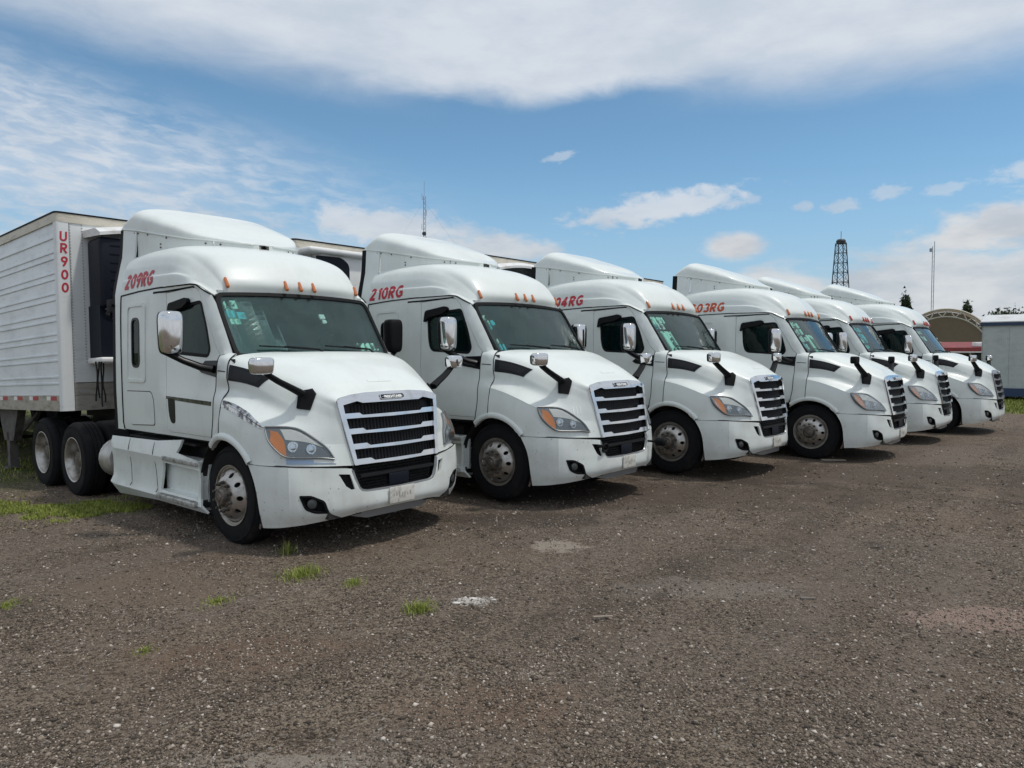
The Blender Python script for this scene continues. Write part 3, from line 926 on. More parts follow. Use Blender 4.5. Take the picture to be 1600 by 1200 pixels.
    em = sheet([(-2.80, 1.005), (-2.607, 1.005), (-2.607, 2.60), (-2.61, 3.0), (-2.555, 3.12), (-2.553, 3.455), (-2.81, 3.50)], [], .12, emap, .02)
    for o in pair('side_extender', em, M['paint'], T):
        ru = sheet([(-2.92, .985), (-2.80, .985), (-2.81, 3.50), (-2.92, 3.505)], [], .15, lambda a, b: np.stack([a, -exw(np.clip(a, -2.83, 0), b) + .012, b], -1), .02)
        ru.build('rubber_edge', M['black'], o)
    # fixings on skirt and extender
    for bx, bz in ((-2.049, 3.218), (-2.049, 3.258), (-2.53, 3.43), (-2.32, 3.395), (-1.95, 3.325), (-2.60, 3.44), (-2.78, 3.46), (-2.60, 3.19), (-2.78, 3.17), (-1.52, 3.245), (-1.52, 3.205), (-1.42, 3.235), (-1.42, 3.195)):
        w_ = float(smooth(halfw, bx)) - .004
        n = Vector((.30 if bx > -1.9 else .08, -1, 0)).normalized()
        q = MB(); c = Vector((bx, -w_, bz)); 
        q.tube([c - n * .004, c + n * .008], [.011, .009], 8)
        pair('bolt', q, M['hub'], T)
    # --- rear and under structure
    q = MB()
    q.box((-2.59, 0, 1.95), (.03, 2.15, 1.85)); q.box((-2.585, 0, 2.95), (.02, 1.7, .45))
    q.build('back_wall', M['paint'], T)
    q = MB()
    q.box((-1.35, 0, 1.0), (2.45, 2.02, .06)); q.box((-1.0, 0, .72), (3.4, .86, .5)); q.box((-3.2, -.42, .86), (4.6, .09, .26)); q.box((-3.2, .42, .86), (4.6, .09, .26))
    q.box((.55, 0, .62), (1.1, 1.0, .5)); q.box((0, 0, .50), (.12, 1.9, .13)); q.box((-1.7, -.80, .60), (1.8, .30, .62)); q.box((-1.7, .80, .60), (1.8, .30, .62))
    q.box((-.86, 0, .98), (.7, 1.6, .3)); q.box((.5, 0, .95), (1.0, 1.1, .8)); q.box((1.0, 0, .45), (.25, 1.6, .2))
    q.build('chassis_frame', M['dark'], T)
    q = MB()
    for s_ in (-1, 1):
        V = []; n = 22
        for k in range(n):
            a = R(200 - k * 220 / (n - 1)); V += [(math.cos(a) * .60, s_ * .70, .505 + math.sin(a) * .60), (math.cos(a) * .60, s_ * 1.19, .505 + math.sin(a) * .60)]
        q.add(V, [(2 * k, 2 * k + 1, 2 * k + 3, 2 * k + 2) for k in range(n - 1)])
        q.add([(x, s_ * .70, z) for x, z in ((-.62, .30), (.62, .30), (.62, 1.15), (-.62, 1.15))], [(0, 1, 2, 3)])
    q.build('wheel_well', M['dark'], T)
    q = MB()
    for k in range(18):
        a0 = R(38 - k * 64 / 17)
        q.v.append((math.cos(a0) * (ARCH + .004), -1.205 + k * .002, .505 + math.sin(a0) * (ARCH + .004))); q.v.append((math.cos(a0) * (ARCH + .028), -1.20 + k * .002, .505 + math.sin(a0) * (ARCH + .028)))
        q.v.append((math.cos(a0) * (ARCH - .004), -1.05, .505 + math.sin(a0) * (ARCH - .004)))
    for k in range(17):
        a = k * 3
        q.f += [(a, a + 1, a + 4, a + 3), (a + 2, a, a + 3, a + 5)]; q.m += [0, 0]
    pair('arch_liner', q, M['mudflap'], T)
    # --- interior
    q = MB()
    q.box((-1.62, 0, 1.9), (.04, 2.06, 1.7)); q.box((-.95, 0, 1.08), (1.4, 2.06, .06)); q.box((-1.1, 0, 2.60), (1.05, 1.9, .04))
    q.build('cab_lining', M['trim'], T)
    for y in (-.52, .52):
        q = MB()
        q.box((-1.585, y, 2.0), (.03, .46, 1.1), None, 0, .01)
        q.build('sleeper_curtain', M['curtain'], T)
    q = MB(); q.box((-.35, 0, 1.70), (.50, 1.95, .36), None, 0, .06); q.box((-.45, .55, 1.88), (.2, .5, .12), None, 0, .04)
    q.build('dashboard', M['black'], T)
    for y in (-.55, .55):
        q = MB(); q.box((-1.05, y, 1.55), (.5, .52, .16), None, 0, .05); q.box((-1.32, y, 1.95), (.16, .50, .75), Matrix.Rotation(R(-10), 3, 'Y'), 0, .06); q.box((-1.38, y, 2.36), (.11, .28, .2), None, 0, .04)
        q.build('seat', M['seat'], T)
    q = MB()
    ry = Matrix.Rotation(R(25), 3, 'Y')
    for k in range(24):
        pass
    ring = [Vector((-.68, .55, 1.98)) + ry @ Vector((0, .23 * math.cos(2 * math.pi * k / 24), .23 * math.sin(2 * math.pi * k / 24))) for k in range(25)]
    q.tube(ring, .014, 6, caps=False); q.tube([(-.68, .55, 1.98), (-.5, .55, 1.85)], .05, 8); q.tube([ring[0], ring[12]], .018, 6)
    q.build('steering_wheel', M['black'], T)
    # --- grille
    GX = lambda w_, z: 1.115 + (1.49 - z) * .19 - .10 * w_ * w_
    def gmap(yy, z):
        x = GX(yy, z) - np.clip((z - 1.47) / .07, 0, 1) ** 2 * .055
        return np.stack([x, yy, z], -1)
    outer_r = [(0, 1.541), (-.30, 1.538), (-.50, 1.522), (-.61, 1.497), (-.652, 1.470), (-.642, 1.38), (-.61, 1.20), (-.575, 1.0), (-.548, .848)]
    inner_r = [(0, 1.440), (-.37, 1.440), (-.435, 1.460), (-.592, 1.428), (-.582, 1.33), (-.551, 1.15), (-.524, .95), (-.510, .848)]
    fr_poly = outer_r + inner_r[::-1]
    fn = lambda a, b: np.stack([np.ones_like(a), 0 * a, .19 * np.ones_like(a)], -1) / 1.018
    q = sheet(fr_poly, [], .06, gmap, .05, .012, fn)
    grille = q.build('grille', M['chrome'], T, 35, mirror=True)
    inner_f = inner_r + [(-a, b) for a, b in inner_r[::-1]][:-1]
    q = sheet([(-a, b) for a, b in inner_r[::-1]] + inner_r[1:], [], .15, gmap, .01, -.075, fn)
    for k in range(-13, 14):
        pts = [(GX(k * .041, z) - .062, k * .041, z) for z in (.86, 1.15, 1.42 if abs(k) < 12 else 1.36)]
        q.tube(pts, .009, 4)
    q.build('radiator_screen', M['meshgrid'], grille)
    bars = [(1.347, 1.297, 1.330, 1.293, .592, .415, .380), (1.198, 1.146, 1.180, 1.140, .566, .395, .360), (1.052, .999, 1.034, .994, .545, .375, .335), (.905, .850, .887, .845, .520, .35, .305)]
    for zt, zb, ct, cb, we, ws1, ws2 in bars:
        P = [(-we, zt), (-ws1, zt), (-ws2, zb + .027), (0, zb + .028), (ws2, zb + .027), (ws1, zt), (we, zt), (we, zb), (ws2, zb), (0, cb), (-ws2, zb), (-we, zb)]
        sheet(P, [], .07, gmap, .045, -.002, fn).build('grille_bar', M['chrome'], grille, 30)
    # oval badge
    q = MB()
    ov = rounded([(-.155, 1.515), (.155, 1.515), (.155, 1.462), (-.155, 1.462)], .027, 6)
    sheet(ov, [], .05, gmap, .012, .024, fn, q)
    bd = q.build('badge', M['chrome'], grille)
    sheet(shrink(ov, .007), [], .05, gmap, .006, .027, fn).build('badge_field', M['gloss_black'], bd)
    return T, grille, gmap, fn


T_ws = []
TRUCK, GRILLE, GMAP, GFN = build_truck()


def build_truck2(T):
    # badge lettering
    def m_(a, b):
        P = GMAP(a, b + 1.4755); return P + np.array([.032, 0, .003])
    text_on('FREIGHTLINER', .036, m_, 'badge_lettering', M['halo'], GRILLE, .0012, 0, .92, 1.05, 'CENTER')
    # --- bumper
    notch3 = [(1.2, -.562, .80), (1.2, -.548, .72), (1.2, -.505, .62), (1.2, -.475, .590), (1.24, -.42, .578), (1.24, -.25, .572), (1.24, 0, .570)]
    nuv = [BUMP.inv(p, (1, 2)) for p in notch3]
    nuv[0] = (nuv[0][0], 0.0); nuv[-1] = (0.0, nuv[-1][1])
    outl = [nuv[0], (10.0, 0.0), (10.0, 4.0), (0.0, 4.0)] + nuv[::-1][:-1]
    slot3 = [(1.149, -.69, .775), (1.17, -.585, .765), (1.18, -.545, .62), (1.178, -.575, .612), (1.16, -.63, .655)]
    suv = [BUMP.inv(p, (1, 2)) for p in slot3]
    fog3 = [(1.0, -1.035, .600), (1.05, -.94, .592), (1.10, -.83, .530), (1.095, -.79, .415), (1.06, -.90, .425), (1.01, -.985, .470)]
    fuv = rounded([BUMP.inv(p, (1, 2)) for p in fog3], .12)
    q = sheet(outl, [suv, fuv], (.14, .14), lambda a, b: BUMP(a, b), .03, 0, lambda a, b: BUMP.normal(a, b))
    bum = q.build('bumper', M['paint'], T, 32, mirror=True)
    # fog lamp bezels
    def fogpart():
        q = sheet(shrink(fuv, -.03), [shrink(fuv, .09)], (.14, .14), lambda a, b: BUMP(a, b), .03, .004, lambda a, b: BUMP.normal(a, b))
        sheet(fuv, [], (.2, .2), lambda a, b: BUMP(a, b), .01, -.05, lambda a, b: BUMP.normal(a, b), q)
        return q
    for o in pair('fog_lamp', fogpart(), M['black'], T):
        q = MB(); c = Vector((1.045, -.925, .515)); n = Vector((.93, -.36, 0)).normalized()
        q.tube([c - n * .03, c + n * .012, c + n * .018], [.042, .046, .030], 14)
        q.build('fog_lens', M['fog'], o)
    q = sheet(shrink(suv, -.05), [], (.2, .2), lambda a, b: BUMP(a, b), .01, -.04, lambda a, b: BUMP.normal(a, b))
    pair('bumper_slot', q, M['black'], T)
    # top ledge strip, black gap, rear trim
    q = MB()
    uu = np.linspace(2.62, 10, 44); P = BUMP(uu, 0 * uu); N = BUMP.normal(uu, 0 * uu + .02)
    V = []
    for p, n in zip(P, N):
        V += [tuple(p + np.array([0, 0, .001])), tuple(p - n * .03 + np.array([0, 0, .006])), tuple(p - n * .12 + np.array([0, 0, .004]))]
    q.add(V, [(i * 3, i * 3 + 1, i * 3 + 4, i * 3 + 3) for i in range(43)] + [(i * 3 + 1, i * 3 + 2, i * 3 + 5, i * 3 + 4) for i in range(43)])
    pair('bumper_ledge', q, M['paint'], T, 40)
    q = MB(); uu = np.linspace(2.62, 10, 44); P = BUMP(uu, 0 * uu); N = BUMP.normal(uu, 0 * uu + .02)
    q.tube([tuple(p - n * .016 + np.array([0, 0, .009])) for p, n in zip(P, N)], .0075, 4, caps=False)
    pair('bumper_gap', q, M['dark'], T)
    # under tray and air dam
    q = MB()
    pr_ = [(1.185, 0), (1.18, .36), (1.12, .50), (1.00, .56)]
    V = []
    for x, y in [(a, -b) for a, b in pr_[::-1]] + pr_[1:]:
        k_ = max(0.0, (abs(y) - .36) / .25) ** 1.5; V += [(x - .03, y, .39), (x - .035, y, .30 + .075 * k_), (x - .09, y * .96, .29 + .085 * k_), (x - .14, y * .9, .39)]
    n = len(V) // 4
    q.add(V, [(i * 4 + j, i * 4 + (j + 1) % 4, (i + 1) * 4 + (j + 1) % 4, (i + 1) * 4 + j) for i in range(n - 1) for j in range(4)] + [(0, 1, 2, 3), tuple(range(n * 4 - 4, n * 4))])
    q.build('air_dam', M['grey_trim'], T)
    q = MB(); q.box((.62, 0, .38), (.48, 1.3, .03)); q.build('under_tray', M['dark'], T)
    # lower grille
    LX = lambda y, z: 1.19 + (.86 - z) * .10 - .10 * y * y
    q = MB()
    lm = lambda a, b: np.stack([LX(a, b), a, b], -1)
    sheet([(-.53, .862), (-.50, .70), (-.455, .60), (-.40, .585), (.40, .585), (.455, .60), (.50, .70), (.53, .862)], [], .2, lm, .01, -.03, None, q)
    q.box((1.205, 0, .738), (.03, .96, .028))
    lg = q.build('lower_grille', M['meshgrid'], T)
    q = MB()
    for (z0, z1) in ((.755, .845), (.600, .722)):
        nz = int((z1 - z0) / .028) + 1
        for iz in range(nz):
            zc = z0 + .014 + iz * .028
            for iy in range(-14, 15):
                yc = iy * .034 + (.017 if iz % 2 else 0)
                lim = .50 if z0 > .7 else .44 + (zc - .6) * .4
                if abs(yc) > lim or (z0 < .7 and abs(yc) < .14) or zc > z1:
                    continue
                x = LX(yc, zc) - .006
                hx = [(yc + .017 * math.cos(R(60 * k)), zc + .0135 * math.sin(R(60 * k))) for k in range(6)]
                hi = [(yc + .0125 * math.cos(R(60 * k)), zc + .0095 * math.sin(R(60 * k))) for k in range(6)]
                V = [(x, a, b) for a, b in hx] + [(x, a, b) for a, b in hi] + [(x - .018, a, b) for a, b in hi]
                q.add(V, [(k, (k + 1) % 6, 6 + (k + 1) % 6, 6 + k) for k in range(6)] + [(6 + k, 6 + (k + 1) % 6, 12 + (k + 1) % 6, 12 + k) for k in range(6)])
    hxm = q.build('hex_mesh', M['gloss_black'], lg, 0)
    hxm['kind'] = 'stuff'
    q = MB(); q.box((1.212, 0, .66), (.02, .26, .115), None, 0, .006); q.build('radar_cover', M['navy'], lg)
    q = MB()
    fp = [(LX(-.55, .80) + .012, -.556, .80), (LX(.5, .72) + .012, -.535, .72), (LX(.48, .62) + .010, -.492, .62), (LX(.45, .6) + .012, -.455, .588), (LX(.4, .58) + .012, -.40, .576), (LX(0, .57) + .012, 0, .570)]
    q.tube(fp + [(a, -b, c) for a, b, c in fp[:-1][::-1]], .019, 6, flat=.8)
    q.build('grille_surround', M['grey_trim'], T, 40)
    # --- headlights
    HN = [(.672, -1.168, 1.232), (.735, -1.06, 1.216), (.79, -.97, 1.197), (.85, -.885, 1.162), (.94, -.79, 1.085), (1.02, -.735, 1.005), (1.092, -.712, .918), (.90, -1.09, .962), (.83, -1.15, 1.02), (.745, -1.185, 1.12)]
    ax = (0, 1, 2)
    top = [(.668, -1.172, 1.236), (.735, -1.062, 1.220), (.79, -.972, 1.200), (.85, -.887, 1.166), (.94, -.79, 1.087), (1.02, -.735, 1.005), (1.096, -.710, .918)]
    bot = [(.672, -1.176, 1.222), (.745, -1.190, 1.115), (.83, -1.152, 1.018), (.90, -1.09, .960), (.97, -.955, .942), (1.04, -.82, .929), (1.100, -.710, .912)]
    rows = []
    for k in range(5):
        r_ = []
        for a_, b_ in zip(top, bot):
            p = np.array(a_) * (1 - k / 4) + np.array(b_) * (k / 4)
            uv = HOOD.inv(p, ax); c_ = HOOD(np.array([uv[0]]), np.array([uv[1]]))[0]; n_ = -HOOD.normal(np.array([uv[0]]), np.array([uv[1]]))[0]
            d_ = (p - c_) @ n_
            r_.append(p + n_ * (max(0.0, .010 - d_) if abs(d_) < .08 else .01))
        rows.append(r_)
    rows = np.array(rows)
    for _ in range(2):
        rows[1:-1, 1:-1] = rows[1:-1, 1:-1] * .5 + .125 * (rows[:-2, 1:-1] + rows[2:, 1:-1] + rows[1:-1, :-2] + rows[1:-1, 2:])
    HL = Surf(rows)
    tst = HL.normal(np.array([3.0]), np.array([2.0]))[0]; so = 1 if tst[0] > 0 else -1
    hb = grid(HL, 0, 6, 0, 4, 40, 20, .03, .004, so)
    for o in pair('headlight', hb, M['housing'], T):
        decal(HL, [(.70, -1.14, 1.205), (.745, -1.085, 1.180), (.81, -1.06, 1.105), (.893, -1.09, .972), (.83, -1.147, 1.028), (.755, -1.18, 1.12)], .008, .006, ax, .2, so).build('amber_reflector', M['amber'], o)
        decal(HL, [(.75, -1.06, 1.200), (.80, -.965, 1.182), (.85, -.893, 1.148), (.94, -.80, 1.07), (1.0, -.76, 1.015), (.90, -.90, 1.07), (.815, -1.045, 1.105)], .008, .004, ax, .2, so).build('running_light', M['reflector'], o)
        for c, rad in (((.868, -1.0, 1.035), .046), ((.955, -.865, 1.005), .044)):
            uv = HL.inv(c, ax); p = Vector(HL(np.array([uv[0]]), np.array([uv[1]]))[0]); n = so * Vector(HL.normal(np.array([uv[0]]), np.array([uv[1]]))[0])
            n = (n + Vector((.6, 0, 0))).normalized()
            q = MB(); q.tube([p - n * .01, p + n * .012, p + n * .014, p + n * .004], [rad * 1.2, rad * 1.12, rad * .98, rad * .9], 18, caps=False)
            q.tube([p + n * .003, p + n * .016, p + n * .022], [rad * .85, rad * .7, rad * .3], 16)
            q.build('projector_lens', M['lens'], o)
        grid(HL, 0.02, 5.98, .02, 3.98, 40, 20, .003, .028, so).build('lamp_cover', M['clear'], o)
        e = [(k * .25, 0.0) for k in range(25)] + [(6 - k * .25, 4.0) for k in range(25)]
        P = HL(np.array([a for a, b in e]), np.array([b for a, b in e])); N = so * HL.normal(np.clip(np.array([a for a, b in e]), .3, 5.7), np.clip(np.array([b for a, b in e]), .5, 3.5))
        q = MB(); P = P + N * .014; q.tube([tuple(p) for p in P] + [tuple(P[0])], .008, 5, caps=False)
        q.build('lamp_bezel', M['grey_trim'], o)
    # --- mirrors
    def shell(c, half, yaw=0, taper=.82, n=3.2, exps=(12, 8)):
        """rounded mirror shell"""
        rot = Matrix.Rotation(R(yaw), 3, 'Z'); V = []; nu, nv = 24, 14
        for j in range(nv + 1):
            ph = math.pi * (j / nv - .5)
            for i in range(nu):
                th = 2 * math.pi * i / nu
                f = lambda t, e: math.copysign(abs(t) ** e, t)
                x = f(math.cos(ph), .35) * f(math.cos(th), .8); y = f(math.cos(ph), .35) * f(math.sin(th), .38); z = f(math.sin(ph), .42)
                k = 1 - (1 - taper) * (.5 - .5 * z)
                V.append(rot @ Vector((x * half[0], y * half[1] * k, z * half[2])) + Vector(c))
        F = [(j * nu + i, j * nu + (i + 1) % nu, (j + 1) * nu + (i + 1) % nu, (j + 1) * nu + i) for j in range(nv) for i in range(nu)]
        return V, F
    q = MB(); V, F = shell((-.565, -1.470, 2.155), (.095, .113, .218), 8, .88); q.add(V, F)
    shl = q
    q = MB()
    arm = [(-.40, -1.12, 1.775), (-.46, -1.22, 1.80), (-.53, -1.36, 1.865), (-.58, -1.46, 1.925), (-.60, -1.54, 1.965)]
    q.tube(arm, [.058, .054, .048, .046, .04], 10, flat=.75)
    V, F = shell((-.612, -1.474, 2.150), (.07, .110, .221), 8, .86); q.add(V, F)
    for o in pair('side_mirror', q, M['gloss_black'], T, 40):
        shl.build('mirror_shell', M['chrome'], o, 50)
    q = MB()
    foot = [(.775, -.865, 1.40), (.885, -.795, 1.385), (.885, -.775, 1.54), (.835, -.80, 1.578), (.735, -.885, 1.56)]
    ft = decal(HOOD, foot, .024, .04, (0, 2), .1, -1, q)
    a0 = Vector((.82, -.86, 1.545)); 
    q.tube([a0, (.805, -.96, 1.60), (.785, -1.09, 1.67), (.765, -1.19, 1.735), (.755, -1.235, 1.80)], [.036, .032, .029, .027, .027], 10, flat=1.75, up=(1, 0, 0))
    arms = pair('hood_mirror', q, M['black'], T, 40)
    q = MB(); V, F = shell((.775, -1.255, 1.820), (.062, .116, .078), -6, .95); q.add(V, F)
    HM = [q.build('mirror_head', M['chrome'], o, 50) for o in arms]
    q = MB(); V, F = shell((.745, -1.255, 1.818), (.055, .106, .064), -6, .95); q.add(V, F)
    for o in arms:
        q.build('mirror_back', M['black'], o, 50)
    # --- side fairing with steps
    fw = interp2([-2.86, -1.55, -.45], [.18, .27, .35, .40, .60, .74, .78, .96],
                 [[1.13, 1.185, 1.240, 1.200, 1.19, 1.200, 1.222, 1.18]] * 3)
    fmap = lambda a, b: np.stack([a, -fw(a, b), b], -1)
    out = [(-2.85, .92), (-2.81, .19), (-1.63, .255), (-.47, .250), (-.565, .40), (-.575, .80), (-.60, .805), (-1.09, .85), (-1.0, .995), (-1.60, .945)]
    hole = [(-1.43, .715), (-1.50, .40), (-.615, .40), (-.605, .70)]
    q = sheet(out, [hole], .09, fmap, .025)
    for s_, e_ in (((-1.43, .715), (-.605, .70)), ((-1.50, .40), (-.615, .40))):
        q.add([(s_[0], -1.205, s_[1]), (e_[0], -1.205, e_[1]), (e_[0], -1.10, e_[1]), (s_[0], -1.10, s_[1])], [(0, 1, 2, 3)])
    for o in pair('side_fairing', q, M['paint'], T, 25):
        for xa, xb in ((-2.32, -2.26), (-1.66, -1.56)):
            p = MB(); zz_ = np.linspace(.92, .36, 14); xx_ = xa + (xb - xa) * ((.92 - zz_) / .56) ** 2
            p.tube([(float(a), -float(fw(np.array([a]), np.array([b]))[0]) - .0005, float(b)) for a, b in zip(xx_, zz_)], .004, 4)
            p.build('panel_joint', M['dark'], o)
        p = MB(); p.box((-1.04, -1.10, .56), (1.0, .03, .40)); p.build('step_recess', M['paint'], o)
        for (x0, x1, z, wo) in ((-1.42, -.59, .795, 1.225), (-1.50, -.60, .365, 1.265)):
            p = MB(); p.box(((x0 + x1) / 2, -(wo - .09), z - .03), (x1 - x0, .18, .055), None, 0, .012)
            for k in range(7):
                p.box(((x0 + x1) / 2, -(wo - .02 - k * .024), z + .001), (x1 - x0 - .06, .011, .008))
            p.build('step', M['tread'], o)
        p = MB(); p.box((-1.75, -1.0, .93), (1.7, .16, .02)); p.build('top_plate', M['dark'], o)
    q = MB(); q.tube([(-2.95, -.93, .58), (-3.0, -.93, .58), (-3.32, -.93, .58), (-3.36, -.93, .58)], [.02, .25, .26, .02], 26)
    q.tube([(-2.2, -.9, .58), (-2.97, -.9, .58)], .25, 22)
    pair('fuel_tank', q, M['alu_dull'], T, 40)
    # --- rear fender piece seen behind the front wheel
    q = MB(); q.box((-.60, -1.09, .53), (.03, .20, .54), None, 0, .01); pair('step_end_panel', q, M['paint'], T)


build_truck2(TRUCK)


def wheel(parent, x, yo, kind, name):
    """one wheel; yo = outer face of the tyre, right side"""
    q = MB()
    sg = -1
    wd = .28
    prof = []
    ro = .508
    def P(r, h): prof.append((r, h))
    P(.286, -.025); P(.300, -.008); P(.33, .0); P(.40, .006); P(.455, -.004); P(.485, -.018); P(.500, -.038)
    for k in range(4):
        a = -.055 - k * .05
        P(ro, a); P(ro, a - .038); P(ro - .012, a - .040); P(ro - .012, a - .048)
    P(.500, -wd + .03); P(.47, -wd + .01); P(.38, -wd); P(.29, -wd + .02)
    q.lathe(prof, (x, -yo, .505), 56, sgn=sg)
    for r0, nrib in ((.448, 1),):
        q.lathe([(r0, .0055), (r0 + .006, .009), (r0 + .012, .0045)], (x, -yo, .505), 56, sgn=sg)
    if kind == 'drive':
        q.lathe([(.29, -.33), (.38, -.315), (.47, -.325), (.505, -.36), (.505, -.58), (.47, -.61), (.3, -.62)], (x, -yo, .505), 40, sgn=sg)
    W_ = [q.build(name, M['rubber'], parent, 40)]
    l = link(name, W_[0].data, parent); l.scale = (1, -1, 1); W_.append(l)
    cx = (x, -yo, .505)
    for o in W_:
        if kind == 'steer':
            q = MB()
            q.lathe([(.286, -.20), (.286, -.012), (.296, .004), (.308, .006), (.309, -.004), (.300, -.010), (.276, -.012), (.268, -.030)], cx, 48, sgn=sg)
            # convex disc with ten hand holes
            f = lambda a, b: np.stack([x + a, -(yo + np.interp(np.hypot(a, b), [.15, .17, .19, .24, .262, .272], [.075, .073, .060, .018, -.012, -.032])), .505 + b], -1)
            circ = lambda r, n, ph=0, c=(0, 0): [(c[0] + r * math.cos(2 * math.pi * k / n + ph), c[1] + r * math.sin(2 * math.pi * k / n + ph)) for k in range(n)]
            holes = [circ(.0255, 10, 0, (.223 * math.cos(2 * math.pi * k / 10), .223 * math.sin(2 * math.pi * k / 10))) for k in range(10)] + [circ(.10, 20)]
            sheet(circ(.272, 48), holes, .028, f, .02, 0, None, q)
            q.build('rim', M['alu'], o, 35)
            q = MB(); q.lathe([(.27, -.10), (.0, -.10)], cx, 24, sgn=sg); q.lathe([(.27, -.02), (.27, -.12)], cx, 24, sgn=sg)
            q.build('brake_drum', M['dark'], o)
            q = MB(); q.lathe([(.112, .068), (.108, .088), (.092, .092), (.084, .122), (.074, .132), (.045, .134), (.04, .142), (.0, .144)], cx, 28, sgn=sg)
            q.build('hub', M['hub'], o, 35)
            for k in range(10):
                a = 2 * math.pi * (k + .5) / 10; c = Vector((x + .143 * math.cos(a), -(yo + .068), .505 + .143 * math.sin(a)))
                q = MB(); q.tube([c, c - Vector((0, .030, 0)), c - Vector((0, .033, 0)), c - Vector((0, .055, 0))], [.020, .019, .012, .011], 6)
                q.build('wheel_nut', M['hub'], o, 25)
        else:
            q = MB()
            q.lathe([(.309, .004), (.300, .006), (.288, -.004), (.283, -.03), (.272, -.05), (.262, -.12), (.255, -.155), (.20, -.165), (.16, -.168), (.12, -.168)], cx, 48, sgn=sg)
            q.build('rim', M['alu'], o, 35)
            q = MB(); q.lathe([(.125, -.168), (.12, -.10), (.105, -.06), (.06, -.052), (.0, -.050)], cx, 28, sgn=sg)
            q.build('hub', M['hub'], o, 35)
            for k in range(10):
                a = 2 * math.pi * k / 10; c = Vector((x + .143 * math.cos(a), -(yo - .165), .505 + .143 * math.sin(a)))
                q = MB(); q.tube([c, c - Vector((0, .03, 0)), c - Vector((0, .045, 0))], [.018, .017, .009], 6)
                q.build('wheel_nut', M['hub'], o, 25)
                a = 2 * math.pi * (k + .5) / 10; c = Vector((x + .213 * math.cos(a), -(yo - .1625), .505 + .213 * math.sin(a)))
                q = MB(); q.tube([c, c - Vector((0, .003, 0))], [.026, .025], 10)
                q.build('hand_hole', M['dark'], o, 25)


wheel(TRUCK, 0.0, 1.165, 'steer', 'front_wheel')
wheel(TRUCK, -4.05, 1.245, 'drive', 'rear_wheel')
wheel(TRUCK, -5.25, 1.245, 'drive', 'rear_wheel')
_q = MB()
for s_ in (-1, 1):
    _q.box((-4.05, s_ * .3, .505), (.2, 1.2, .2)); _q.box((-5.25, s_ * .3, .505), (.2, 1.2, .2))
_q.box((-4.65, 0, 1.02), (1.1, .95, .06))
_q.tube([(-3.1, -.3, 1.0), (-3.0, -.2, 1.5)], .05, 8)
_q.build('fifth_wheel', M['dark'], TRUCK)


# ------------------------------------------------------------------ copies of the truck
def kids(o):
    return [c for c in bpy.data.objects if c.parent == o]


def copy_tree(o, parent=None):
    c = o.copy(); COL.objects.link(c)
    if parent is not None:
        c.parent = parent
    for k in CH.get(o.name, []):
        copy_tree(k, c)
    return c


CH = {}
for _o in bpy.data.objects:
    if _o.parent:
        CH.setdefault(_o.parent.name, []).append(_o)

POSE = [  # x, y, yaw, dz, nose, side
    (-2.076, 8.235, -40.46, -.023, .13, .44),
    (0.563, 10.256, -40.41, .012, .28, .03),
    (3.247, 12.35, -40.40, .020, .6, -.11),
    (6.172, 14.153, -40.31, -.014, -.55, -.13),
    (8.537, 16.663, -39.94, .002, -.01, -.02),
    (11.01, 18.623, -40.37, -.011, -.37, -.02)]
LAB = ['white semi truck nearest the camera, 209RG on its roof, chrome strip on its door',
       'white semi truck marked 210RG, second in the row, with a tow eye in its bumper',
       'white semi truck marked 204RG, third in the row, with a mint paper in its windscreen',
       'white semi truck with orange 203RG lettering, fourth in the row, near hood mirror head missing',
       'white semi truck with bright windscreen stickers, fifth in the row, mostly hidden',
       'white semi truck at the far end of the row with a dark grille']
TR = [TRUCK] + [copy_tree(TRUCK) for _ in range(5)]
for o, p, lb in zip(TR, POSE, LAB):
    o.location = (p[0], p[1], p[3]); o.rotation_euler = (R(p[5]), -R(p[4]), R(p[2]))
    tag(o, lb, 'truck', 'white semi trucks parked in a row')


def part(o, name, n=0):
    c = [k for k in bpy.data.objects if k.parent == o and k.name.split('.')[0] == name]
    c.sort(key=lambda k: k.name)
    return c[n] if c else None


def parts(o, name):
    return sorted([k for k in bpy.data.objects if k.parent == o and k.name.split('.')[0] == name], key=lambda k: k.name)


def right(lst):
    return [k for k in lst if k.scale.y > 0][0]


def left(lst):
    return [k for k in lst if k.scale.y < 0][0]


def ell(cx, cy, rx, ry, a0, a1, n=14):
    return [(cx + rx * math.cos(R(a0 + (a1 - a0) * k / n)), cy + ry * math.sin(R(a0 + (a1 - a0) * k / n))) for k in range(n + 1)]


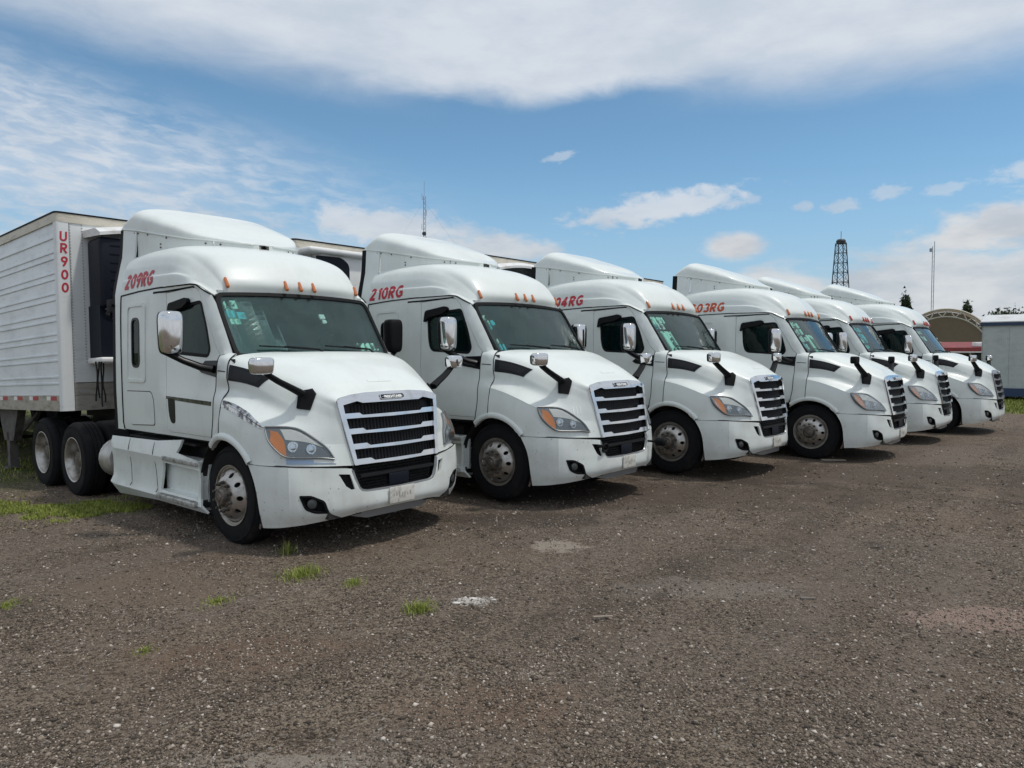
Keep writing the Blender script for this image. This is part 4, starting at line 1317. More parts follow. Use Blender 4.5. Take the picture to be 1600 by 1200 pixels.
GLY = {
    '0': [(ell(.29, .5, .195, .41, 0, 360, 26)[:-1], True)],
    '1': [([(.12, .76), (.30, .90)], False), ([(.31, 1.0), (.31, .5), (.31, 0)], False)],
    '2': [(ell(.28, .70, .185, .215, 165, -35) + [(.10, .09)], False), ([(.03, .085), (.3, .085), (.52, .085)], False)],
    '3': [(ell(.27, .71, .175, .205, 150, -75), False), (ell(.26, .29, .20, .205, 75, -150), False)],
    '4': [([(.38, 1), (.38, .5), (.38, 0)], False), ([(.37, .90), (.10, .33)], False), ([(.02, .27), (.3, .27), (.56, .27)], False)],
    '9': [(ell(.29, .69, .185, .225, 0, 360, 22)[:-1], True), ([(.475, .66), (.36, .30), (.22, 0)], False)],
    'R': [([(.10, 0), (.10, .5), (.10, 1)], False), ([(.1, .915), (.27, .915)] + ell(.30, .70, .17, .215, 85, -85) + [(.27, .485), (.1, .485)], False), ([(.26, .48), (.36, .25), (.50, 0)], False)],
    'G': [(ell(.34, .5, .25, .415, 48, 318, 24), False), ([(.34, .44), (.48, .44), (.62, .44)], False), ([(.555, .44), (.555, .3), (.555, .12)], False)],
    'U': [([(.09, 1), (.09, .6)] + ell(.29, .33, .20, .245, 180, 360, 16) + [(.49, .6), (.49, 1)], False)],
}


def glyph_geo(ch, h, sx=1.0, wd=.175, slant=.16):
    """bold sans strokes as ribbons; returns lists of (x, y, layer) quads"""
    out = []
    for li, (pl_, closed) in enumerate(GLY[ch]):
        pl_ = dens(pl_, (.10, .10), closed) + ([] if closed else [pl_[-1]])
        n = len(pl_); L_, R_ = [], []
        for i in range(n):
            a = pl_[(i - 1) % n] if (closed or i) else pl_[i]; b = pl_[(i + 1) % n] if (closed or i < n - 1) else pl_[i]
            dx, dy = (b[0] - a[0]) * sx, b[1] - a[1]; l = math.hypot(dx, dy) or 1
            nx_, ny_ = -dy / l * wd / 2, dx / l * wd / 2
            x, y = pl_[i][0] * sx, pl_[i][1]
            L_.append((x + nx_, y + ny_)); R_.append((x - nx_, y - ny_))
        m = n if closed else n - 1
        V = [(x + slant * y, y) for x, y in L_ + R_]
        F = [(i, (i + 1) % n, n + (i + 1) % n, n + i) for i in range(m)]
        out.append(([(x * h, y * h) for x, y in V], F, li))
    return out


def lettering(body, h, fmap, name, m_, parent, sx=1.15, gap=.14, wd=.175, slant=.16):
    x = 0.0
    for ch in body:
        x -= h * max(0, min(p[0] for pl_, c in GLY[ch] for p in pl_) - .09) * sx
        q = MB()
        for V, F, li in glyph_geo(ch, h, sx, wd, slant):
            P = fmap([v[0] + x for v in V], [v[1] for v in V], li)
            q.add(P, F)
        q.build(name, m_, parent, 0)
        x += h * (max(p[0] for pl_, c in GLY[ch] for p in pl_) * sx + wd / 2 + gap)


# painted numbers on the roof sides
def num_map(x0, z0, slope):
    def f(a, b, li=0):
        out = []
        for p, q in zip(a, b):
            X = x0 + p; Z = z0 + q + slope * p
            u, v = CAP.inv((X, 0, Z), (0, 2))
            P = CAP(np.array([u]), np.array([v]))[0]; N = -CAP.normal(np.array([u]), np.array([v]))[0]
            out.append(P + N * (.004 + .0012 * li))
        return np.array(out)
    return f


for t, body, m_ in ((0, '209RG', 'red'), (1, '210RG', 'red'), (2, '204RG', 'red'), (3, '203RG', 'orange')):
    x0 = (-2.53, -2.60, -2.47, -2.48)[t]
    lettering(body, .172, num_map(x0, 2.722 if t != 1 else 2.705, .025), 'roof_number', M[m_], TR[t], 1.32 if t != 1 else 1.42, .10, .235)


def ws_patch(T, y0, z0, w_, h_, m_, skew=0.0, name='windscreen_sticker', off=-.006):
    ws = T_ws[0]
    poly = [(0, y0 - skew, z0), (0, y0 + w_ - skew, z0), (0, y0 + w_, z0 - h_), (0, y0, z0 - h_)]
    q = decal(ws, poly, off, .002, (1, 2), .3, -1)
    return q.build(name, m_, part(T, 'windscreen'), 0)


for a in ((-.93, 2.50, .06, .10, 'mint'), (-.86, 2.51, .07, .09, 'mint'), (-.93, 2.40, .09, .08, 'teal'), (-.83, 2.385, .09, .075, 'teal'), (-.925, 2.31, .11, .06, 'mint')):
    ws_patch(TR[0], a[0], a[1], a[2], a[3], M[a[4]])
ws_patch(TR[0], .165, 2.39, .07, .05, M['white_sticker']); ws_patch(TR[0], .18, 2.325, .05, .035, M['white_sticker'])
for a in ((-.925, 2.415, .05, .06, 'white_sticker'), (-.915, 2.35, .07, .055, 'mint'), (-.835, 2.35, .075, .06, 'teal'), (-.91, 2.29, .08, .065, 'teal'), (-.90, 2.10, .08, .06, 'white_sticker'), (-.89, 2.03, .09, .08, 'teal')):
    ws_patch(TR[1], a[0], a[1], a[2], a[3], M[a[4]])
for a in ((-.91, 2.50, .13, .12, 'mint'), (-.76, 2.50, .17, .10, 'mint'), (-.90, 2.38, .05, .08, 'teal'), (-.82, 2.39, .14, .09, 'white_sticker')):
    ws_patch(TR[2], a[0], a[1], a[2], a[3], M[a[4]])
ws_patch(TR[2], -.86, 2.26, .25, .32, M['mint'], -.0, 'paper_sheet')
for T_, k in ((3, 0), (4, 1), (5, 2)):
    rr = random.Random(5 + k)
    for i in range(11 if k < 2 else 7):
        y = -.93 + (i % 3) * .11 + rr.uniform(-.01, .01); z = 2.50 - (i // 3) * .13 + rr.uniform(-.02, .02)
        ws_patch(TR[T_], y, z, rr.uniform(.06, .10), rr.uniform(.06, .11), M[rr.choice(['mint', 'mint', 'teal', 'white_sticker']) if k != 1 else rr.choice(['mint', 'teal', 'teal'])])
ws_patch(TR[3], -.62, 2.28, .22, .34, M['mint'], 0, 'paper_sheet')
# permit sheet lying on the first dashboard
ws_patch(TR[0], .60, 2.055, .30, .085, M['mint'], .05, 'permit_sheet')

# number plates
for t, (w_, h_) in enumerate(((.33, .165), (.30, .16), (.32, .16), (.32, .16), (.3, .15), (.3, .15))):
    if t > 3:
        continue
    yc = 0.0 if t < 2 else -.02
    q = MB(); q.box((1.262, yc, .50), (.012, w_, h_), None, 0, .012)
    pl_ = q.build('licence_plate', M['plate'], TR[t])
    V, F = text_geo('M' if t == 9 else ('SF 83' if t == 0 else '47'), .085, .002, 0, 1.0, 'CENTER')
    # the print is worn down to a few strokes
    rr = random.Random(t); q = MB()
    for i in range(7):
        yy = yc - .11 + i * .036; q.box((1.2690, yy, .50 + rr.uniform(-.01, .01)), (.002, rr.choice([.006, .014]), rr.uniform(.02, .06)))
    q.build('plate_print', M['plate_ink'], pl_)

# chrome trims on the first truck
TO = TR[0]
q = sheet([(-1.43, 1.462), (-.39, 1.437), (-.40, 1.392), (-1.43, 1.428)], [], .1, side_map, .012, .004)
q.build('chrome_strip', M['dark_chrome'], right(parts(TO, 'door')))
q = decal(HOOD, [(-.07, -1.17, 1.47), (.16, -1.18, 1.435), (.38, -1.18, 1.365), (.655, -1.165, 1.235), (.62, -1.17, 1.215), (.36, -1.2, 1.295), (.14, -1.21, 1.36), (-.075, -1.21, 1.405)], .004, .006, (0, 2), .08, -1)
q.build('chrome_strip', M['fender_chrome'], TO)
q = decal(HOOD, [(.895, -1.10, .948), (1.10, -.71, .902), (1.112, -.70, .872), (.905, -1.11, .896)], .006, .008, (0, 1, 2), .1, -1)
q.build('lamp_trim', M['blue_film'], TO)
q = decal(HOOD, [(1.00, -.87, .920), (1.10, -.715, .900), (1.112, -.70, .874), (1.005, -.87, .888)], .009, .008, (0, 1, 2), .1, -1)
q.build('lamp_trim', M['white_sticker'], TO)
# number marks over the second truck's lamp
for k in range(3):
    q = decal(HOOD, [(.885 + .03 * k, -.83 + .035 * k, 1.235), (.893 + .03 * k, -.82 + .035 * k, 1.235), (.898 + .03 * k, -.83 + .035 * k, 1.14), (.89 + .03 * k, -.84 + .035 * k, 1.14)], .003, .003, (1, 2), .2, -1)
    q.build('paint_mark', M['halo'], TR[1])
# tow eye hung in the second truck's bumper slot
q = MB()
c = Vector((1.235, -.53, .72))
q.tube([c + Vector((.01 * math.sin(2 * math.pi * k / 20), .055 * math.cos(2 * math.pi * k / 20), .05 * math.sin(2 * math.pi * k / 20))) for k in range(21)], .014, 8, caps=False)
q.tube([(1.16, -.60, .745), (1.23, -.57, .74)], .02, 8)
q.build('tow_eye', M['black'], TR[1])
q = MB(); q.tube([(1.18, .60, .70), (1.30, .62, .70)], .014, 8); q.tube([(1.29, .62, .70), (1.31, .62, .70), (1.42, .635, .70), (1.44, .635, .70)], [.03, .06, .055, .03], 12)
q.build('tow_bar', M['black'], TR[1])

# fourth truck lost the head of its near hood mirror, fifth its far one, sixth has a dark grille
def drop(o):
    for k in kids(o):
        drop(k)
    bpy.data.objects.remove(o)


def drop_head(T_, side):
    a = [k for k in parts(T_, 'hood_mirror') if (k.scale.y < 0) == (side == 'l')][0]
    for k in kids(a):
        if k.name.startswith('mirror_head'):
            bpy.data.objects.remove(k)


drop_head(TR[3], 'r'); drop_head(TR[4], 'l'); drop_head(TR[3], 'l')
g6 = part(TR[5], 'grille')
for o in [g6] + parts(g6, 'grille_bar'):
    me = o.data.copy(); o.data = me; me.materials[0] = M['grey_trim']
for k in parts(TR[0], 'side_mirror'):
    if k.scale.y < 0:
        for s_ in kids(k):
            s_.data = s_.data.copy(); s_.data.materials[0] = M['black']
for T_ in TR[4:]:
    for k in parts(T_, 'marker_lamp'):
        k.data = k.data.copy(); k.data.materials[0] = M['redlens']
for T_ in TR[2:]:
    part(T_, 'fifth_wheel')
# small bolt-on lamp box on the first truck's extender
q = MB(); q.box((-3.02, -1.08, 2.55), (.20, .06, .17), None, 0, .012); q.box((-2.90, -1.14, 2.55), (.10, .03, .03)); q.tube([(-3.1, -1.05, 2.44), (-3.4, -.95, 2.48), (-3.75, -.85, 2.49)], .035, 8)
q.build('lamp_bracket', M['black'], TR[0])


# ------------------------------------------------------------------ trailers
def build_trailer():
    """origin under the front face centre; x forward, length backwards"""
    T = empty('semi_trailer')
    L_, W_ = 14.6, 1.262
    ZB, ZT = 1.11, 3.87
    q = MB()
    q.add([(-L_, -W_ + .02, 1.33), (-.09, -W_ + .02, 1.33), (-.09, -W_ + .02, 3.74), (-L_, -W_ + .02, 3.74)], [(0, 1, 2, 3)])
    q.add([(-L_, W_ - .02, 1.33), (-.09, W_ - .02, 1.33), (-.09, W_ - .02, 3.74), (-L_, W_ - .02, 3.74)], [(0, 1, 2, 3)])
    q.add([(-L_, -W_ + .02, 1.33), (-L_, W_ - .02, 1.33), (-L_, W_ - .02, 3.74), (-L_, -W_ + .02, 3.74)], [(0, 1, 2, 3)])
    sw = q.build('side_wall', M['wall'], T, 0)
    for z in (3.530, 3.333, 3.243, 3.042, 2.955, 2.757, 2.669, 2.470, 2.378, 2.19, 2.10, 1.91, 1.82, 1.592, 1.499):
        q = MB()
        for s_ in (-1, 1):
            V = []
            for dy, dz in ((.0, -.020), (.016, -.012), (.016, .010), (.0, .016)):
                V += [(-L_, s_ * (W_ - .02 + dy), z + dz), (-.10, s_ * (W_ - .02 + dy), z + dz)]
            q.add(V, [(0, 1, 3, 2), (2, 3, 5, 4), (4, 5, 7, 6)])
        q.build('rib', M['wall'], sw, 20)
    # rivet columns on the side skin
    q = MB()
    for i in range(26):
        x = -.35 - i * .35
        for k in range(22):
            z = 1.40 + k * .105
            q.add([(x, -W_ + .015, z - .007), (x + .007, -W_ + .015, z), (x, -W_ + .015, z + .007), (x - .007, -W_ + .015, z), (x, -W_ + .012, z)], [(0, 1, 4), (1, 2, 4), (2, 3, 4), (3, 0, 4)])
    rv = q.build('rivet_rows', M['rail'], sw, 0); rv['kind'] = 'stuff'
    # corner posts (rounded) and front wall
    for s_ in (-1, 1):
        q = MB()
        pr = [(-.10, W_ - .02), (-.10, W_)] + [(-.05 + .05 * math.sin(R(a)), W_ - .05 + .05 * math.cos(R(a))) for a in range(0, 91, 15)] + [(.0, 1.105), (-.006, 1.10)]
        V = []
        for x, y in pr:
            V += [(x, s_ * y, ZB), (x, s_ * y, 3.735)]
        q.add(V, [(2 * k, 2 * k + 1, 2 * k + 3, 2 * k + 2) for k in range(len(pr) - 1)])
        q.build('corner_panel', M['fwall'], T, 40)
    q = MB()
    q.box((-.02, 0, 2.62), (.02, 2.19, 2.23))
    fw_ = q.build('front_wall', M['fwall'], T, 0)
    q = MB(); q.box((-.018, 0, 1.41), (.022, 2.19, .17)); q.box((-.014, 0, 1.215), (.026, 2.19, .21))
    q.build('lower_plate', M['rail'], T)
    q = MB()
    for s_ in (-1, 1):
        for k in range(62):
            q.box((-.003, s_ * 1.085, 1.16 + k * .042), (.012, .012, .012))
            if k > 14:
                q.box((-.005, s_ * .93, 1.16 + k * .042), (.010, .012, .012))
    rv = q.build('rivets', M['rail'], fw_, 0); rv['kind'] = 'stuff'
    # top rail band and roof edge
    def band(z0, z1, o, name, m_):
        q = MB(); ro = .06 + o
        path = [(-L_, -W_ - o)] + [(-.06 + ro * math.sin(R(a)), -W_ + .06 - ro * math.cos(R(a))) for a in range(0, 91, 15)]
        path += [(x, -y) for x, y in path[::-1]]
        V = []
        for x, y in path:
            V += [(x, y, z0), (x, y, z1)]
        n = len(path)
        q.add(V, [(2 * k, 2 * k + 1, 2 * k + 3, 2 * k + 2) for k in range(n - 1)])
        q.add([(x, y, z1) for x, y in path], [tuple(range(n))]); q.add([(x, y, z0) for x, y in path], [tuple(range(n))])
        return q.build(name, m_, T, 40)
    band(3.735, 3.855, .004, 'top_rail', M['frail'])
    band(3.856, 3.878, .012, 'roof_edge', M['black'])
    q = MB(); q.box((-L_ / 2, -W_ + .012, 1.22), (L_ - .2, .03, .218)); q.box((-L_ / 2, W_ - .012, 1.22), (L_ - .2, .03, .218)); q.box((-L_ / 2, 0, 1.13), (L_ - .1, 2.48, .03))
    q.build('bottom_rail', M['rail'], T)
    for k in range(14):
        x = -.24 - k * .72 if k else -.21
        for s_ in (-1,):
            q = MB(); q.box((x - .10, s_ * (W_ + .005), 1.288), (.22, .004, .058)); q.build('reflective_strip', M['tape_red'], T, 0)
            q = MB(); q.box((x - .30, s_ * (W_ + .005), 1.288), (.15, .004, .058)); q.build('reflective_strip', M['tape_white'], T, 0)
    # landing gear
    for s_ in (-1, 1):
        q = MB()
        q.add([(-2.42, s_ * 1.12, 1.12), (-3.45, s_ * 1.12, 1.12), (-3.18, s_ * 1.12, .58), (-2.72, s_ * 1.12, .58), (-2.42, s_ * 1.0, 1.12), (-3.45, s_ * 1.0, 1.12), (-3.18, s_ * 1.0, .58), (-2.72, s_ * 1.0, .58)],
              [(0, 1, 2, 3), (4, 5, 6, 7), (0, 3, 7, 4), (1, 2, 6, 5), (2, 3, 7, 6), (0, 1, 5, 4)])
        q.box((-2.98, s_ * 1.06, .42), (.13, .12, .6)); q.box((-2.98, s_ * 1.06, .20), (.10, .09, .3)); q.box((-2.98, s_ * 1.06, .13), (.28, .24, .03))
        q.tube([(-2.98, s_ * 1.06, .5), (-2.2, s_ * .9, 1.05)], .025, 6)
        q.build('landing_leg', M['rust'], T)
    q = MB(); q.tube([(-2.98, -1.0, .62), (-2.98, 1.0, .62)], .03, 6); q.box((-.7, 0, 1.05), (1.2, 1.0, .12)); q.box((-12.2, 0, .95), (3.0, 1.1, .25))
    q.build('underframe', M['dark'], T)
    # rear axles
    for x in (-11.6, -12.9):
        for s_ in (-1, 1):
            q = MB(); q.lathe([(.12, -.15), (.27, -.04), (.29, 0), (.46, .006), (.5, -.03), (.5, -.25), (.46, -.28), (.5, -.33), (.5, -.56), (.3, -.6)], (x, s_ * 1.24, .78), 30, sgn=s_)
            q.build('wheel', M['rubber'], T, 40)
    return T


def build_unit(T, dark=True):
    U = MB()
    if dark:
        U.box((.24, 0, 3.02), (.46, 1.76, .98), None, 0, .05)
        U.box((.20, -.80, 2.2), (.40, .16, .75)); U.box((.20, .80, 2.2), (.40, .16, .75)); U.box((.1, .1, 2.2), (.18, 1.3, .7), None, 0, .02)
        U.tube([(.42, -.82, 2.50), (.46, -.6, 2.52), (.46, .6, 2.52)], .035, 8); U.tube([(.40, -.55, 2.42), (.43, -.6, 1.9)], .02, 6); U.tube([(.40, -.3, 2.3), (.43, -.55, 1.9)], .018, 6)
        for k in range(7):
            U.box((.475, 0, 3.40 - k * .12), (.008, 1.5, .012))
        u = U.build('refrigeration_unit', M['navy'], T)
        q = MB()
        V = []; n = 15
        for k in range(n):
            t = k / (n - 1); y = -.92 + t * 1.84; z = 3.56 + .165 * math.sin(math.pi * (.12 + .76 * t)) - .03
            V += [(0.0, y, z - .05), (.0, y, z + .05), (.44, y, z + .03), (.52, y * .97, z - .03), (.52, y * .97, z - .075)]
        q.add(V, [(i * 5 + j, i * 5 + j + 1, i * 5 + j + 6, i * 5 + j + 5) for i in range(n - 1) for j in range(4)] + [(0, 1, 2, 3, 4), tuple(range(n * 5 - 5, n * 5))])
        q.build('unit_cover', M['unit_white'], u, 50)
        q = MB(); q.box((.27, 0, 1.80), (.52, 1.86, .085), None, 0, .03); q.build('unit_sill', M['unit_white'], u, 40)
        q = MB(); q.box((.02, 0, 2.15), (.02, 1.7, .6)); q.build('unit_back', M['unit_white'], u)
        # coiled air lines hanging down
        for k, (y, z1) in enumerate(((-.995, 1.24), (-.965, 1.28), (-.925, 1.16), (-.90, 1.22))):
            q = MB(); pts = []
            for i in range(26):
                t = i / 25; z = 1.78 - t * (1.78 - z1)
                pts.append((.50 + .02 * math.sin(t * 5 + k), y + .008 * math.sin(t * (4 + 1.7 * k) + k * 2), z))
            q.tube(pts, .011, 6)
            q.build('air_line', M['rubber'], u, 40)
    else:
        U.box((.12, 0, 2.85), (.22, 1.9, 1.66), None, 0, .05); u = U.build('refrigeration_unit', M['unit_white'], T, 40)
        q = MB(); f = lambda a, b: np.stack([.24 + 0 * a, a, b], -1)
        sheet(rounded([(-1.0, 3.60), (-.5, 3.61), (-.34, 3.50), (-.34, 3.20), (-1.0, 3.20)], [.02, .1, .08, .03, .03]), [], .2, f, .02, 0, None, q)
        q.build('unit_mouth', M['navy'], u)
        q = MB(); q.box((.17, -.6, 3.68), (.34, 1.2, .10), None, 0, .045); q.build('unit_cover', M['unit_white'], u, 50)
    return u


def place_local(o, tr, loc, dpitch):
    """put a thing where it stands relative to a truck"""
    p = POSE[tr]; yaw = R(p[2])
    Rz = Matrix.Rotation(yaw, 3, 'Z')
    v = Rz @ Vector(loc)
    o.location = (p[0] + v.x, p[1] + v.y, loc[2]); o.rotation_euler = (0, -R(dpitch), yaw)


TL = build_trailer()
CH.clear()
for _o in bpy.data.objects:
    if _o.parent:
        CH.setdefault(_o.parent.name, []).append(_o)
TLS = [TL] + [copy_tree(TL) for _ in range(3)]
for i, (o, loc, lb) in enumerate(zip(TLS, ((-4.325, 0, 0), (-4.30, 0, -.07), (-4.27, 0, .0), (-4.25, 0, -.20)),
                                     ('white ribbed refrigerated trailer lettered UR900 behind the nearest truck',
                                      'refrigerated trailer behind the truck marked 210RG, white unit with a black mouth',
                                      'white trailer with a dark roof edge behind the truck marked 204RG',
                                      'trailer with a tan top rail behind the truck with orange 203RG lettering'))):
    place_local(o, i, loc, 2.13 if i == 0 else 1.0)
    tag(o, lb, 'trailer', 'refrigerated trailers coupled behind the trucks')
    build_unit(o, i != 1)

# vertical UR900 lettering on the near corner panel
for k, ch in enumerate('UR900'):
    zc = (3.475, 3.312, 3.128, 2.945, 2.765)[k] - .005
    q = MB()
    for V, F, li in glyph_geo(ch, .135, 1.25, .19, .05):
        q.add([(.0035 + .001 * li, -1.222 + v[0], zc + v[1]) for v in V], F)
    q.build('trailer_lettering', M['red'], TLS[0], 0)
q = MB(); q.box((-.0005, -.98, 1.375), (.006, .14, .05)); q.build('data_plate', M['plate_ink'], TLS[0])


# ------------------------------------------------------------------ ground
def ground_mat():
    m = bpy.data.materials.new('gravel_yard'); m.use_nodes = True
    t = NT(m.node_tree); b = t.n['Principled BSDF']
    geo = t.node('ShaderNodeNewGeometry'); P = geo.outputs['Position']
    x, y, z = t.sep(P)
    fine = t.voro(P, 130, out=1)
    fr, fg, fb = t.sep(fine)
    mid = t.voro(P, 58, out=1); mr, mg, mb_ = t.sep(mid)
    big = t.noise(P, .55, 5, .6); bg2 = t.noise(P, 2.3, 6, .65); lg_ = t.noise(P, .16, 3, .5)
    tone = t.math('ADD', t.math('MULTIPLY', fr, .5), t.math('MULTIPLY', mr, .5))
    col = t.mix(t.ramp(tone, .15, .85), (.026, .018, .012), (.315, .248, .182))
    # reddish and greyer sweeps
    col = t.mix(t.math('MULTIPLY', t.ramp(big, .46, .66), .6), col, (.175, .122, .085))
    col = t.mix(t.math('MULTIPLY', t.ramp(lg_, .42, .62), .40), col, (.125, .105, .090))
    col = t.mix(t.math('MULTIPLY', t.ramp(bg2, .54, .74), .65), col, (.235, .19, .15))
    col = t.mix(t.math('MULTIPLY', t.ramp(bg2, .46, .30), .65), col, (.045, .033, .025))
    # compacted wheel tracks following the row of noses
    tr = t.noise(t.vmath('MULTIPLY', t.comb(t.math('ADD', t.math('MULTIPLY', x, .76), t.math('MULTIPLY', y, -.65)), t.math('ADD', t.math('MULTIPLY', x, .65), t.math('MULTIPLY', y, .76))), (.9, .12, 1)), 1.0, 3, .5)
    col = t.mix(t.math('MULTIPLY', t.ramp(tr, .52, .66), .5), col, (.20, .162, .13))
    col = t.mix(t.math('MULTIPLY', t.ramp(tr, .47, .36), .35), col, (.048, .036, .028))
    # pale chips
    chip = t.math('MULTIPLY', t.math('GREATER_THAN', mg, .955), t.ramp(t.noise(P, 1.1, 4, .7), .38, .6))
    col = t.mix(t.math('MULTIPLY', chip, .8), col, (.36, .33, .30))
    chip2 = t.math('GREATER_THAN', fg, .965)
    col = t.mix(t.math('MULTIPLY', chip2, .7), col, (.27, .24, .21))
    # crushed pale stains
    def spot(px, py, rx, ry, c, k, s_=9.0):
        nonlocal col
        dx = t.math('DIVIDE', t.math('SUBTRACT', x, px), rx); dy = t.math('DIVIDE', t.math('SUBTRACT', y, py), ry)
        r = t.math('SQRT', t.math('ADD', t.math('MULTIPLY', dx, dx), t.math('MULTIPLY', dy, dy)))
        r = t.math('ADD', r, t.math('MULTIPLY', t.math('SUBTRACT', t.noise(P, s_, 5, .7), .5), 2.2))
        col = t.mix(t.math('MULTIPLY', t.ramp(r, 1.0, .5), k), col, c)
    spot(-.30, 5.58, .20, .12, (.60, .56, .52), .9, 14)
    spot(.45, 7.2, .34, .30, (.38, .33, .27), .8)
    spot(1.6, 5.9, 1.0, .35, (.26, .225, .19), .55, 3)
    spot(-1.0, 3.35, .8, .12, (.36, .32, .27), .6, 5)
    spot(3.45, 5.2, .75, .34, (.34, .245, .20), .85, 4)
    spot(.15, 4.3, .12, .06, (.40, .34, .28), .6, 20)
    spot(-2.9, 5.9, .9, .5, (.20, .15, .11), .6, 3)
    spot(-1.6, 4.6, .8, .4, (.19, .125, .085), .6, 3)
    spot(-.1, 3.9, .7, .35, (.21, .135, .09), .6, 3)
    spot(2.2, 3.4, .8, .3, (.25, .20, .16), .6, 4)
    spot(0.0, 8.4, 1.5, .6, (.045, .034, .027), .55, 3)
    spot(-5.35, 8.95, .95, .5, (.085, .105, .026), .75, 3)
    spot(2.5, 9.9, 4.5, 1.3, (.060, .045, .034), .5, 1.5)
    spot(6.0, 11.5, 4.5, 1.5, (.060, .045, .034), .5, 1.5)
    # grass: left strip, behind the trucks, beyond the yard
    gm = t.noise(P, 1.3, 5, .65)
    beyond = t.ramp(t.math('ADD', t.math('ADD', t.math('MULTIPLY', x, -.55), t.math('MULTIPLY', y, .83)), t.math('MULTIPLY', t.math('SUBTRACT', gm, .5), 5.0)), 11.9, 13.6)
    far = t.math('MULTIPLY', t.ramp(y, 22.5, 26.0), 1.0)
    beyond = t.math('MULTIPLY', beyond, t.ramp(y, 4.0, 7.0))
    beyond = t.math('MAXIMUM', beyond, far)
    gcol = t.mix(t.ramp(t.noise(P, 5.0, 5, .7), .3, .7), (.055, .075, .018), (.125, .15, .04))
    gcol = t.mix(t.math('MULTIPLY', t.ramp(t.noise(P, 1.7, 5, .7), .42, .62), .8), gcol, col)
    col = t.mix(beyond, col, gcol)
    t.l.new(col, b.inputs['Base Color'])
    b.inputs['Roughness'].default_value = .92
    b.inputs['Specular IOR Level'].default_value = .25
    h = t.math('ADD', t.math('MULTIPLY', t.voro(P, 130), -.35), t.math('MULTIPLY', t.voro(P, 58), -.8))
    h = t.math('ADD', h, t.math('MULTIPLY', t.noise(P, 30, 5, .75), 1.6))
    bn = t.node('ShaderNodeBump'); bn.inputs['Strength'].default_value = 1.0; bn.inputs['Distance'].default_value = .018
    t.l.new(h, bn.inputs['Height']); t.l.new(bn.outputs[0], b.inputs['Normal'])
    return m


GM = ground_mat()


def hgt(x, y):
    """gentle unevenness of the yard"""
    return .010 * np.sin(x * 1.7 + .6 * y) * np.cos(y * 1.3 - .4 * x) + .006 * np.sin(x * 4.1 - y * 2.9) + .004 * np.sin(7.3 * x + 5.1 * y) - .012


xs = np.concatenate([[-1500, -400, -120, -50, -25, -16], np.arange(-11, 15.01, .12), [18, 24, 40, 90, 250, 700, 1500]])
ys = np.concatenate([[-400, -60, -20, -5, 0, 1.5], np.arange(2.4, 16.01, .12), [18, 21, 25, 32, 45, 80, 160, 500, 1200, 2500]])
XX, YY = np.meshgrid(xs, ys)
inn = (XX > -12) & (XX < 16) & (YY > 1) & (YY < 17)
ZZ = np.where(inn, hgt(XX, YY), -.012)
V = np.stack([XX.ravel(), YY.ravel(), ZZ.ravel()], -1); nx = len(xs)
me = bpy.data.meshes.new('ground')
F = [(j * nx + i, j * nx + i + 1, (j + 1) * nx + i + 1, (j + 1) * nx + i) for j in range(len(ys) - 1) for i in range(nx - 1)]
me.from_pydata(V.tolist(), [], F); me.materials.append(GM); me.polygons.foreach_set('use_smooth', [True] * len(F))
tag(link('ground', me), kind='structure')


def attr_mat(name, c1, c2, c3, rough=.85, trl=0.0):
    m = bpy.data.materials.new(name); m.use_nodes = True
    t = NT(m.node_tree); b = t.n['Principled BSDF']
    a = t.node('ShaderNodeAttribute', attribute_name='tone')
    rp = t.node('ShaderNodeValToRGB'); e = rp.color_ramp.elements
    e[0].color = (*c1, 1); e[1].color = (*c3, 1); e[1].position = 1.0
    n = e.new(.7); n.color = (*c2, 1)
    t.l.new(a.outputs['Fac'], rp.inputs[0]); t.l.new(rp.outputs[0], b.inputs['Base Color'])
    b.inputs['Roughness'].default_value = rough
    if trl:
        b.inputs['Subsurface Weight'].default_value = 0
    return m


def raw_mesh(name, V, F, tone, m_, smooth=False):
    me = bpy.data.meshes.new(name); n = len(V); k = F.shape[1]
    me.vertices.add(n); me.vertices.foreach_set('co', V.astype(np.float32).ravel())
    me.loops.add(F.size); me.loops.foreach_set('vertex_index', F.astype(np.int32).ravel())
    me.polygons.add(len(F)); me.polygons.foreach_set('loop_start', (np.arange(len(F)) * k).astype(np.int32))
    at = me.attributes.new('tone', 'FLOAT', 'POINT'); at.data.foreach_set('value', tone.astype(np.float32))
    me.materials.append(m_); me.update(); me.validate()
    if smooth:
        me.polygons.foreach_set('use_smooth', [True] * len(me.polygons))
    return link(name, me)


